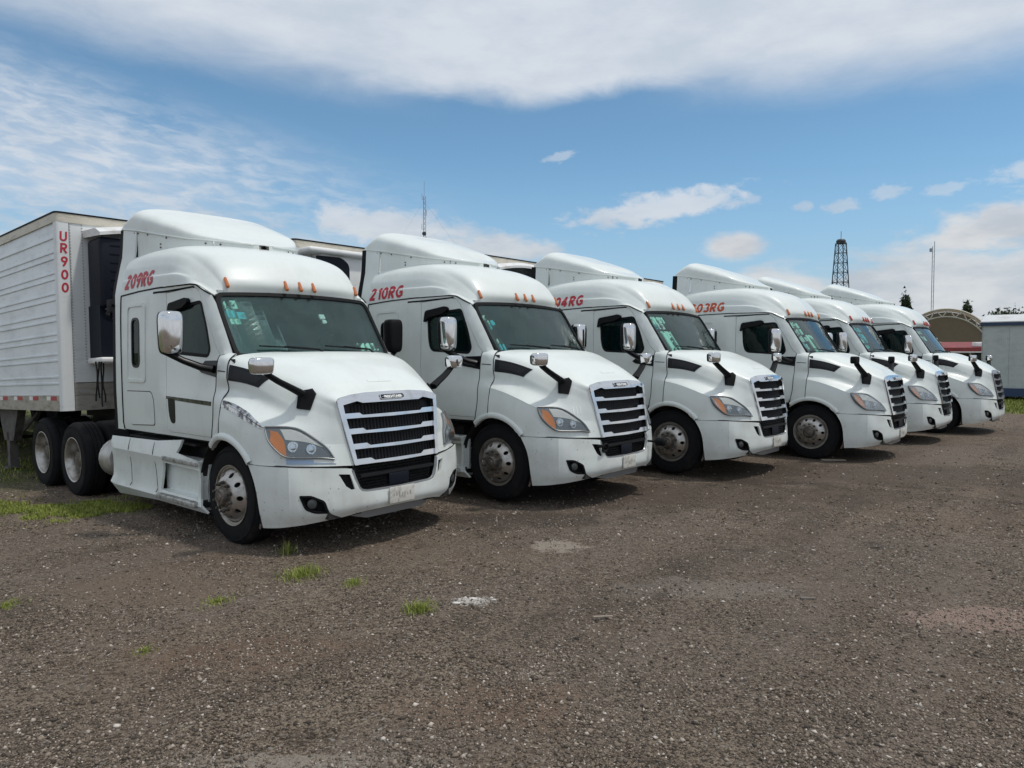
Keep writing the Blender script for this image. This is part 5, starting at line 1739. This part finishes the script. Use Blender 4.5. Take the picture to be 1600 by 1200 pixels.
# loose stones: octahedral chips, thick in the foreground
def stones(n, y0, y1, smin, smax, name, power=1.6):
    yy = (y0 ** (1 - power) + RNG.random(n) * (y1 ** (1 - power) - y0 ** (1 - power))) ** (1 / (1 - power))
    xx = (RNG.random(n) * 2 - 1) * (yy * .76 + .5)
    clump = np.sin(xx * 2.1 + yy) * np.sin(yy * 2.7 - xx * 1.1) + .6 * np.sin(xx * 6.3 - yy * 4.1)
    keep = RNG.random(n) < np.clip(.62 + .35 * clump, .15, 1)
    xx, yy = xx[keep], yy[keep]; n = len(xx)
    r = np.clip(smin * np.exp(RNG.normal(0, .5, n)), smin * .5, smax)
    base = np.array([(1, 0, 0), (-1, 0, 0), (0, 1, 0), (0, -1, 0), (0, 0, 1), (0, 0, -1)], float)
    tri = np.array([(0, 2, 4), (2, 1, 4), (1, 3, 4), (3, 0, 4), (2, 0, 5), (1, 2, 5), (3, 1, 5), (0, 3, 5)])
    A = base[None] * (1 + RNG.uniform(-.35, .35, (n, 6, 1))) + RNG.uniform(-.28, .28, (n, 6, 3))
    A *= (r[:, None] * RNG.uniform(.6, 1.3, (n, 3)) * np.array([1, 1, .7]))[:, None, :]
    th = RNG.random(n) * 2 * np.pi; c, s_ = np.cos(th)[:, None], np.sin(th)[:, None]
    X = A[..., 0] * c - A[..., 1] * s_; Y = A[..., 0] * s_ + A[..., 1] * c
    Z = A[..., 2] + r[:, None] * .22 + hgt(xx, yy)[:, None]
    V = np.stack([X + xx[:, None], Y + yy[:, None], Z], -1).reshape(-1, 3)
    F = (tri[None] + (np.arange(n) * 6)[:, None, None]).reshape(-1, 3)
    tone = np.clip(RNG.beta(1.2, 2.0, n), 0, .8); hi = RNG.random(n) < .03; tone[hi] = RNG.uniform(.8, 1.0, hi.sum())
    return raw_mesh(name, V, F, np.repeat(tone, 6), STONE)


STONE = attr_mat('loose_stone', (.036, .027, .019), (.27, .215, .165), (.68, .62, .55))
g1 = stones(240000, 2.9, 9.5, .0046, .018, 'gravel')
tag(g1, kind='stuff')
g2 = stones(26000, 7.5, 22, .009, .024, 'gravel', 1.2)
tag(g2, kind='stuff')

# ------------------------------------------------------------------ grass
GRASS = attr_mat('grass_blade', (.09, .13, .014), (.27, .31, .05), (.44, .38, .14), .7)


def blades(P, h, wd, name, lean=.5):
    n = len(P)
    th = RNG.random(n) * 2 * np.pi; ln = RNG.normal(0, lean, n) * h
    H = h * RNG.uniform(.5, 1.25, n); w_ = wd * RNG.uniform(.6, 1.3, n)
    dx, dy = np.cos(th), np.sin(th); px, py = -dy, dx
    z0 = hgt(P[:, 0], P[:, 1]) - .002
    def pt(k, t, s_):
        return np.stack([P[:, 0] + dx * ln * t * t + px * w_ * s_, P[:, 1] + dy * ln * t * t + py * w_ * s_, z0 + H * t], -1)
    V = np.stack([pt(0, 0, -.5), pt(0, 0, .5), pt(0, .55, .38), pt(0, .55, -.38), pt(0, 1, 0)], 1).reshape(-1, 3)
    b = (np.arange(n) * 5)[:, None]
    F = np.concatenate([b + np.array([0, 1, 2]), b + np.array([0, 2, 3]), b + np.array([3, 2, 4])], 0)
    return raw_mesh(name, V, F, np.repeat(np.clip(RNG.beta(2, 2.6, n), 0, 1), 5), GRASS)


def in_strip(x, y):
    # verge to the left of the first truck's rear wheels
    c = 8.95 + .05 * (x + 5.5); wd = .55 + .12 * np.sin(x * 2.3) + .10 * np.sin(x * 5.7 + 1)
    wd = wd * (1 + .35 * RNG.normal(0, 1, len(x)) * (RNG.random(len(x)) < .35)) * (.75 + .35 * np.sin(x * 9.1 + y * 7) * np.sin(y * 11 - x * 4))
    return np.abs(y - c + .06 * np.sin(x * 3.1)) < wd * np.clip((-4.45 - x) / .5, 0, 1)


n = 60000
P = np.stack([RNG.uniform(-8.5, -4.5, n), RNG.uniform(7.9, 10.0, n)], -1)
P = P[in_strip(P[:, 0], P[:, 1])]
tag(blades(P, .036, .008, 'grass', .8), kind='stuff')
n = 90000
P = np.stack([RNG.uniform(-24, 3, n), RNG.uniform(9.6, 26, n)], -1)
cl = np.sin(P[:, 0] * 1.3 + P[:, 1] * .7) * np.sin(P[:, 1] * 1.1 - P[:, 0] * .5) + RNG.normal(0, .35, n)
P = P[(P[:, 0] * -.55 + P[:, 1] * .83 > 12.3) & (cl > .15)]
tag(blades(P, .07, .012, 'grass'), kind='stuff')
n = 30000
P = np.stack([RNG.uniform(14, 30, n), RNG.uniform(23.5, 34, n)], -1)
tag(blades(P, .09, .03, 'grass'), kind='stuff')

tuf = [(-1.82, 6.29, .16, 700, 'bright green grass tuft growing in front of the nearest bumper', .06),
       (-1.32, 6.02, .09, 240, 'small yellowish grass tuft between two larger green ones', .035),
       (-.69, 5.38, .10, 520, 'green grass tuft beside the pale chalky patch', .05),
       (-2.27, 5.58, .12, 260, 'thin straggling grass tuft left of the brightest tuft', .03),
       (-2.36, 4.64, .06, 150, 'tiny grass sprout alone in the left foreground gravel', .025),
       (-3.84, 5.49, .12, 220, 'sparse grass tuft at the left edge of the picture', .03),
       (-2.16, 6.95, .07, 90, 'few tall grass blades at the shadow edge under the nearest bumper', .11)]
for x, y, r, k, lb, h in tuf:
    rr = np.abs(RNG.normal(0, .55, k)) * r; th = RNG.random(k) * 6.283
    rr = np.minimum(rr, r * 1.15)
    P = np.stack([x + rr * np.cos(th) * 1.25, y + rr * np.sin(th) * 1.6], -1)
    tag(blades(P, h, .005, 'grass_tuft', .75), lb, 'grass tuft', 'grass tufts in the gravel')

# litter on the gravel
def bit(name, loc, d, yaw, m_, lb, cat, bev=.004):
    q = MB(); q.box((0, 0, d[2] / 2), d, None, 0, bev)
    o = q.build(name, m_, None, 30); o.location = loc; o.rotation_euler = (0, 0, R(yaw)); tag(o, lb, cat)


M['wood'] = mat('pale_weathered_wood', (.36, .31, .25), .8, vary=((.22, .18, .14), 12, .4, .7, (1, 8, 1)))
M['wood2'] = mat('grey_weathered_wood', (.17, .15, .13), .8, vary=((.10, .085, .07), 12, .4, .7, (1, 8, 1)))
bit('wood_stick', (.66, 5.23, -.008), (.145, .016, .014), 6, M['wood'], 'thin pale stick lying on the gravel in the middle foreground', 'stick')
bit('wood_stick', (2.30, 5.62, -.008), (.115, .03, .018), -6, M['wood2'], 'short grey stick lying on the gravel right of the middle', 'stick')
bit('cardboard_scrap', (5.78, 13.12, -.008), (.42, .10, .02), -4, M['wood'], 'pale flattened cardboard scrap beside the fourth truck\'s front wheel', 'cardboard')
q = MB()
for k in range(9):
    a = random.uniform(0, 6.28); c = Vector((random.uniform(-.16, .18), random.uniform(-.06, .07), .0)); s_ = random.uniform(.012, .034)
    pts = [(c.x + s_ * random.uniform(.7, 1.3) * math.cos(a + i * 1.05), c.y + .6 * s_ * random.uniform(.7, 1.3) * math.sin(a + i * 1.05), .006) for i in range(6)]
    q.add(pts + [(x, y, -.01) for x, y, z in pts] + [(c.x, c.y, .014)], [(i, (i + 1) % 6, 12) for i in range(6)] + [(i, i + 6, (i + 1) % 6 + 6, (i + 1) % 6) for i in range(6)])
M['chalk'] = mat('chalky_mortar', (.62, .59, .55), .9, bump=(60, .4, .003))
o = q.build('chalk_patch', M['chalk'], None, 0); o.location = (-.30, 5.58, -.006); tag(o, 'broken white chalky patch pressed into the gravel', 'mortar patch')

# ------------------------------------------------------------------ background
M['cabin'] = mat('grey_cabin_sheet', (.50, .53, .52), .5, .1, vary=((.42, .45, .44), 2.5, .4, .7, (1, 1, 2)))
M['blue'] = mat('dark_blue_trim', (.018, .045, .105), .45)
M['roofw'] = mat('pale_cabin_roof', (.62, .64, .64), .5, vary=((.5, .5, .5), 2, .4, .7))
C_ = empty('site_cabin', (19.9, 31.0, 0), (0, 0, R(-35)))
tag(C_, 'grey sheet-metal site cabin with dark blue trim and white roof', 'cabin')
for k in range(12):
    q = MB(); x0 = k * .92
    q.box((x0 + .46, 0, 1.83), (.912, .05, 2.68))
    for j in range(6):
        q.box((x0 + .08 + j * .15, -.032, 1.83), (.045, .02, 2.66))
    q.build('wall_panel', M['cabin'], C_)
q = MB()
for j in range(3):
    q.box((-.02, .9 * j + .5, 1.83), (.05, .88, 2.68))
q.box((5.5, 2.6, 1.83), (11, .05, 2.68)); q.build('end_wall', M['cabin'], C_)
q = MB(); q.box((5.5, -.07, 3.18), (11.2, .10, .15)); q.box((5.5, -.05, .33), (11.1, .12, .34)); q.box((-.06, 1.3, 3.18), (.1, 2.7, .15)); q.box((-.05, 1.3, .33), (.1, 2.6, .34)); q.build('blue_trim', M['blue'], C_)
for k in range(5):
    q = MB(); x0 = -.12 + k * 2.25
    q.add([(x0 + .01, -.14, 3.26), (x0 + 2.24, -.14, 3.26), (x0 + 2.26, 1.35, 3.62), (x0 + .16 if k == 0 else x0 + .02, 1.35, 3.62), (x0 + .01, 2.8, 3.26), (x0 + 2.24, 2.8, 3.26)], [(0, 1, 2, 3), (3, 2, 5, 4)])
    q.add([(x0, -.15, 3.24), (x0 + 2.25, -.15, 3.24), (x0 + 2.25, -.15, 3.28), (x0, -.15, 3.28)], [(0, 1, 2, 3)])
    q.build('roof_sheet', M['roofw'], C_, 0)
q = MB(); q.box((5.5, 1.3, .2), (10.6, 2.3, .12))
for k in range(5):
    q.box((.5 + k * 2.4, .3, .1), (.3, .3, .22)); q.box((.5 + k * 2.4, 2.3, .1), (.3, .3, .22))
q.build('underframe', M['dark'], C_)

# arched shelter with a trussed front
M['canvas'] = mat('tan_membrane', (.155, .125, .095), .8, vary=((.12, .095, .07), 1.2, .4, .7))
_t = NT(M['canvas'].node_tree); _b = _t.n['Principled BSDF']; _tr = _t.node('ShaderNodeBsdfTranslucent'); _tr.inputs[0].default_value = (.42, .34, .25, 1)
_ms = _t.node('ShaderNodeMixShader'); _ms.inputs[0].default_value = .30; _t.l.new(_b.outputs[0], _ms.inputs[1]); _t.l.new(_tr.outputs[0], _ms.inputs[2]); _t.l.new(_ms.outputs[0], _t.n['Material Output'].inputs[0])
M['truss'] = mat('cream_steel', (.50, .47, .40), .6)
A_ = empty('arched_shelter', (47.2, 80, 0), (0, 0, R(-30)))
tag(A_, 'tan barrel-roofed shelter with a cream trussed arch, beyond the last truck', 'shelter')
ro, ri, zc = 4.55, 4.2, 2.31
q = MB(); V = []
for k in range(33):
    a = math.pi * k / 32
    V += [(-ro * math.cos(a), 0, zc + ro * math.sin(a)), (-ro * math.cos(a), 6, zc + ro * math.sin(a))]
q.add(V, [(2 * k, 2 * k + 1, 2 * k + 3, 2 * k + 2) for k in range(32)])
q.build('canopy', M['canvas'], A_, 60)
q = MB(); V = [(0, 5.9, zc)] + [(-ro * .99 * math.cos(math.pi * k / 32), 5.9, zc + ro * .99 * math.sin(math.pi * k / 32)) for k in range(33)]
q.add(V, [(0, k, k + 1) for k in range(1, 33)]); q.box((0, 5.9, zc / 2), (ro * 2, .1, zc)); q.build('end_wall', M['canvas'], A_)
for r_, nm in ((ro, 'outer_chord'), (ri, 'inner_chord')):
    q = MB(); q.tube([(-r_ * math.cos(math.pi * k / 36), -.1, (zc if r_ == ro else zc - .5) + r_ * math.sin(math.pi * k / 36)) for k in range(37)], .085, 6); q.build(nm, M['truss'], A_, 60)
for k in range(22):
    a = math.pi * (k + .5) / 22; b = math.pi * (k + 1.5) / 22
    ra, rb = (ro, ri) if k % 2 else (ri, ro)
    za, zb = (zc, zc - .5) if k % 2 else (zc - .5, zc)
    if b > math.pi: continue
    q = MB(); q.tube([(-ra * math.cos(a), -.1, za + ra * math.sin(a)), (-rb * math.cos(b), -.1, zb + rb * math.sin(b))], .06, 5); q.build('web_strut', M['truss'], A_, 60)
for s_ in (-1, 1):
    for y in (0, 3, 5.8):
        q = MB(); q.box((s_ * ro, y, zc / 2), (.2, .2, zc)); q.build('post', M['truss'], A_)

# red-roofed stall with clutter
M['redroof'] = mat('dull_red_sheet', (.24, .035, .035), .6, vary=((.16, .03, .03), 2, .4, .7))
M['clut'] = mat('grey_green_boards', (.10, .115, .11), .8, vary=((.05, .055, .05), 3, .4, .6))
D_ = empty('roadside_stall', (27.2, 47, 0), (0, 0, R(-6)))
tag(D_, 'low stall with a dull red sheet roof and white gutter, left of the cabin', 'stall')
q = MB(); q.add([(-2, -.3, 2.10), (5, -.3, 2.10), (5, 3, 2.75), (-2, 3, 2.75)], [(0, 1, 2, 3)]); q.box((1.5, -.32, 2.2), (7, .06, .28)); q.build('roof', M['redroof'], D_)
q = MB(); q.box((1.5, -.36, 2.06), (7, .05, .06)); q.build('gutter', M['halo'], D_)
for k in range(6):
    q = MB(); q.box((-1.9 + k * 1.3, -.1, 1.0), (.09, .09, 2.1)); q.build('post', M['truss'], D_)
for k in range(7):
    q = MB(); q.box((-1.5 + k * 1.0, 1.2 + .2 * (k % 2), .85 + .12 * (k % 3)), (.9, .12, 1.7 + .24 * (k % 3))); q.build('board', M['clut'], D_)
for (x, y, z, d, m_, nm, lb, ct) in ((30.45, 48, 2.56, (.5, .4, .30), 'white_sticker', 'water_tank', 'white box-shaped tank on the red stall roof', 'tank'), (27.2, 48, 2.62, (1.5, .6, .22), 'wood', 'board_pile', 'pale boards lying on the red stall roof', 'boards')):
    q = MB(); q.box((0, 0, 0), d, None, 0, .04)
    o = q.build(nm, M[m_]); o.location = (x, y, z); tag(o, lb, ct)

# masts
M['mast'] = mat('galvanised_mast', (.30, .34, .38), .6, .3)
M['tower'] = mat('dark_tower_steel', (.03, .035, .045), .6)
M['dish'] = mat('dish_dark', (.04, .055, .07), .5)
MO = empty('radio_mast', (-17.8, 150, 0)); tag(MO, 'thin guyed radio mast with round dishes, left of centre', 'mast')
q = MB()
for a in range(3):
    q.tube([(.28 * math.cos(a * 2.094), .28 * math.sin(a * 2.094), 0), (.28 * math.cos(a * 2.094), .28 * math.sin(a * 2.094), 34)], .045, 5)
for k in range(34):
    for a in range(3):
        b = (a + 1) % 3; q.tube([(.28 * math.cos(a * 2.094), .28 * math.sin(a * 2.094), k), (.28 * math.cos(b * 2.094), .28 * math.sin(b * 2.094), k + 1)], .03, 4)
q.tube([(0, 0, 34), (0, 0, 37)], .04, 5); q.build('lattice', M['mast'], MO)
for z, r_, dx in ((29.1, .0, 0), (25.4, .42, 0), (23.2, .42, 0)):
    if r_:
        q = MB(); q.lathe([(0, -.1), (r_ * .8, -.3), (r_, -.35), (r_, -.55), (0, -.6)], (dx, 0, z + 1), 16); q.build('dish', M['dish'], MO)
for z, dx in ((33.6, -.45), (30.4, .4), (27.6, -.5), (24.9, .4)):
    q = MB(); q.tube([(0, 0, z - .3), (dx, 0, z - .2), (dx, 0, z + .9)], .05, 5); q.build('aerial', M['mast'], MO)
q = MB()
for sx, sy in ((-24, 10), (24, 10), (0, -26)):
    for z in (12, 24, 33):
        q.tube([(0, 0, z), (sx, sy, 0)], .012, 3)
q.build('guy_wires', M['mast'], MO)
# dark lattice tower
LO = empty('lattice_tower', (44.6, 100, 0)); tag(LO, 'dark tapering lattice tower behind the fifth and sixth trucks', 'tower')
hw = lambda z: .50 + (17 - z) * .052
for s1 in (-1, 1):
    for s2 in (-1, 1):
        q = MB(); q.tube([(s1 * hw(0), s2 * hw(0), 0), (s1 * hw(17), s2 * hw(17), 17)], .07, 5); q.build('leg', M['tower'], LO)
q = MB(); zz = [17 - 1.32 * k for k in range(13)]
for z0, z1 in zip(zz, zz[1:]):
    for (ax, ay), (bx, by) in (((-1, -1), (1, -1)), ((1, -1), (1, 1)), ((1, 1), (-1, 1)), ((-1, 1), (-1, -1))):
        q.tube([(ax * hw(z0), ay * hw(z0), z0), (bx * hw(z0), by * hw(z0), z0)], .04, 4)
        q.tube([(ax * hw(z0), ay * hw(z0), z0), (bx * hw(z1), by * hw(z1), z1)], .028, 4); q.tube([(bx * hw(z0), by * hw(z0), z0), (ax * hw(z1), ay * hw(z1), z1)], .028, 4)
q.build('bracing', M['tower'], LO)
q = MB(); q.lathe([(0, 16.9), (.58, 16.9), (.62, 17.3), (.45, 17.5), (0, 17.5)], (0, 0, 0), 16, 'z'); q.tube([(0, 0, 17.4), (0, 0, 18.6)], .035, 5); q.build('top_platform', M['tower'], LO)
# pale twin-pole mast
PO = empty('lighting_mast', (68.6, 120, 0)); tag(PO, 'tall thin pale mast of twin poles, right of the lattice tower', 'mast')
for dx in (-.16, .16):
    q = MB(); q.tube([(dx, 0, 0), (dx, 0, 19.5 if dx < 0 else 20.3)], .05, 6); q.build('pole', M['mast'], PO)
q = MB()
for k in range(24):
    q.tube([(-.16, 0, k * .8), (.16, 0, k * .8 + .4)], .012, 4)
q.build('rungs', M['mast'], PO)
q = MB(); q.box((-.38, 0, 18.9), (.38, .3, .55)); q.build('lamp_box', M['mast'], PO)

# trees
LEAF = attr_mat('leaf', (.018, .032, .012), (.06, .085, .03), (.12, .14, .05), .7)
BARK = mat('bark', (.08, .06, .045), .9)


def tree(x, y, h, w_, n, lb, kind='round', ls=.25):
    T = empty('tree', (x, y, 0)); tag(T, lb, 'tree', 'trees beyond the yard')
    q = MB(); q.tube([(0, 0, 0), (.05, 0, h * .5), (0, .05, h * .9)], [h * .03, h * .02, h * .006], 7)
    for k in range(5):
        a = k * 1.3; q.tube([(0, 0, h * (.35 + .1 * k)), (math.cos(a) * w_ * .35, math.sin(a) * w_ * .35, h * (.5 + .1 * k))], [h * .012, h * .004], 5)
    q.build('trunk', BARK, T)
    cl = 16; C = RNG.normal(0, 1, (cl, 3)); C /= np.linalg.norm(C, axis=1, keepdims=True); C *= RNG.uniform(.3, 1, (cl, 1)) ** .5
    if kind == 'cone':
        t = RNG.random(cl); C = np.stack([RNG.normal(0, .4, cl) * (1 - t), RNG.normal(0, .4, cl) * (1 - t), t * 2 - 1], -1)
    k = RNG.integers(0, cl, n); p = C[k] * .72 + RNG.normal(0, .17, (n, 3))
    P = np.stack([p[:, 0] * w_ / 2, p[:, 1] * w_ / 2, h * (.62 + p[:, 2] * .38)], -1)
    P[:, 2] = np.maximum(P[:, 2], h * .15)
    d = RNG.normal(0, 1, (n, 2, 3)); d /= np.linalg.norm(d, axis=2, keepdims=True); s_ = ls * RNG.uniform(.5, 1.3, (n, 1))
    V = np.stack([P, P + d[:, 0] * s_, P + d[:, 1] * s_ * .8], 1).reshape(-1, 3)
    o = raw_mesh('crown', V, (np.arange(n * 3)).reshape(-1, 3), np.repeat(np.clip(RNG.beta(2, 3, n) + .15 * (RNG.random(cl)[k] - .5), 0, 1), 3), LEAF)
    o.parent = T


tree(48.2, 90, 9.1, 1.9, 5200, 'small dark conifer above the last truck roof', 'cone', .42)
tree(61.9, 100, 8.8, 2.2, 5200, 'dark slender conifer behind the arched shelter', 'cone', .45)
for k, (px, h, w_) in enumerate(((1548, 7.5, 4), (1562, 7.8, 4), (1578, 8.2, 5), (1592, 8.9, 6), (1615, 9.4, 7), (1650, 9.6, 8))):
    tree((px - 800) / 1144.6 * 105, 105 + k, h, w_, 3600, ('low green tree just showing over the cabin roof', 'green bushy tree over the middle of the cabin roof', 'green tree over the cabin roof, second from the picture edge', 'taller green tree over the cabin at the picture edge', 'broad tree beyond the right picture edge', 'broad tree farthest right, beyond the picture edge')[k], 'round', .42)
# tree line far behind, low on the horizon: one mass
n = 26000
cx = RNG.uniform(-190, 190, 60); ch = RNG.uniform(2.6, 4.4, 60); cw = RNG.uniform(5, 11, 60)
k = RNG.integers(0, 60, n); p = RNG.normal(0, .42, (n, 3))
P = np.stack([cx[k] + p[:, 0] * cw[k], 150 + p[:, 1] * 5, np.abs(p[:, 2]) * ch[k]], -1)
d = RNG.normal(0, 1, (n, 2, 3)); d /= np.linalg.norm(d, axis=2, keepdims=True)
V = np.stack([P, P + d[:, 0] * .8, P + d[:, 1] * .7], 1).reshape(-1, 3)
tag(raw_mesh('far_tree_line', V, np.arange(n * 3).reshape(-1, 3), np.repeat(RNG.beta(2, 3, n), 3), LEAF), kind='stuff')
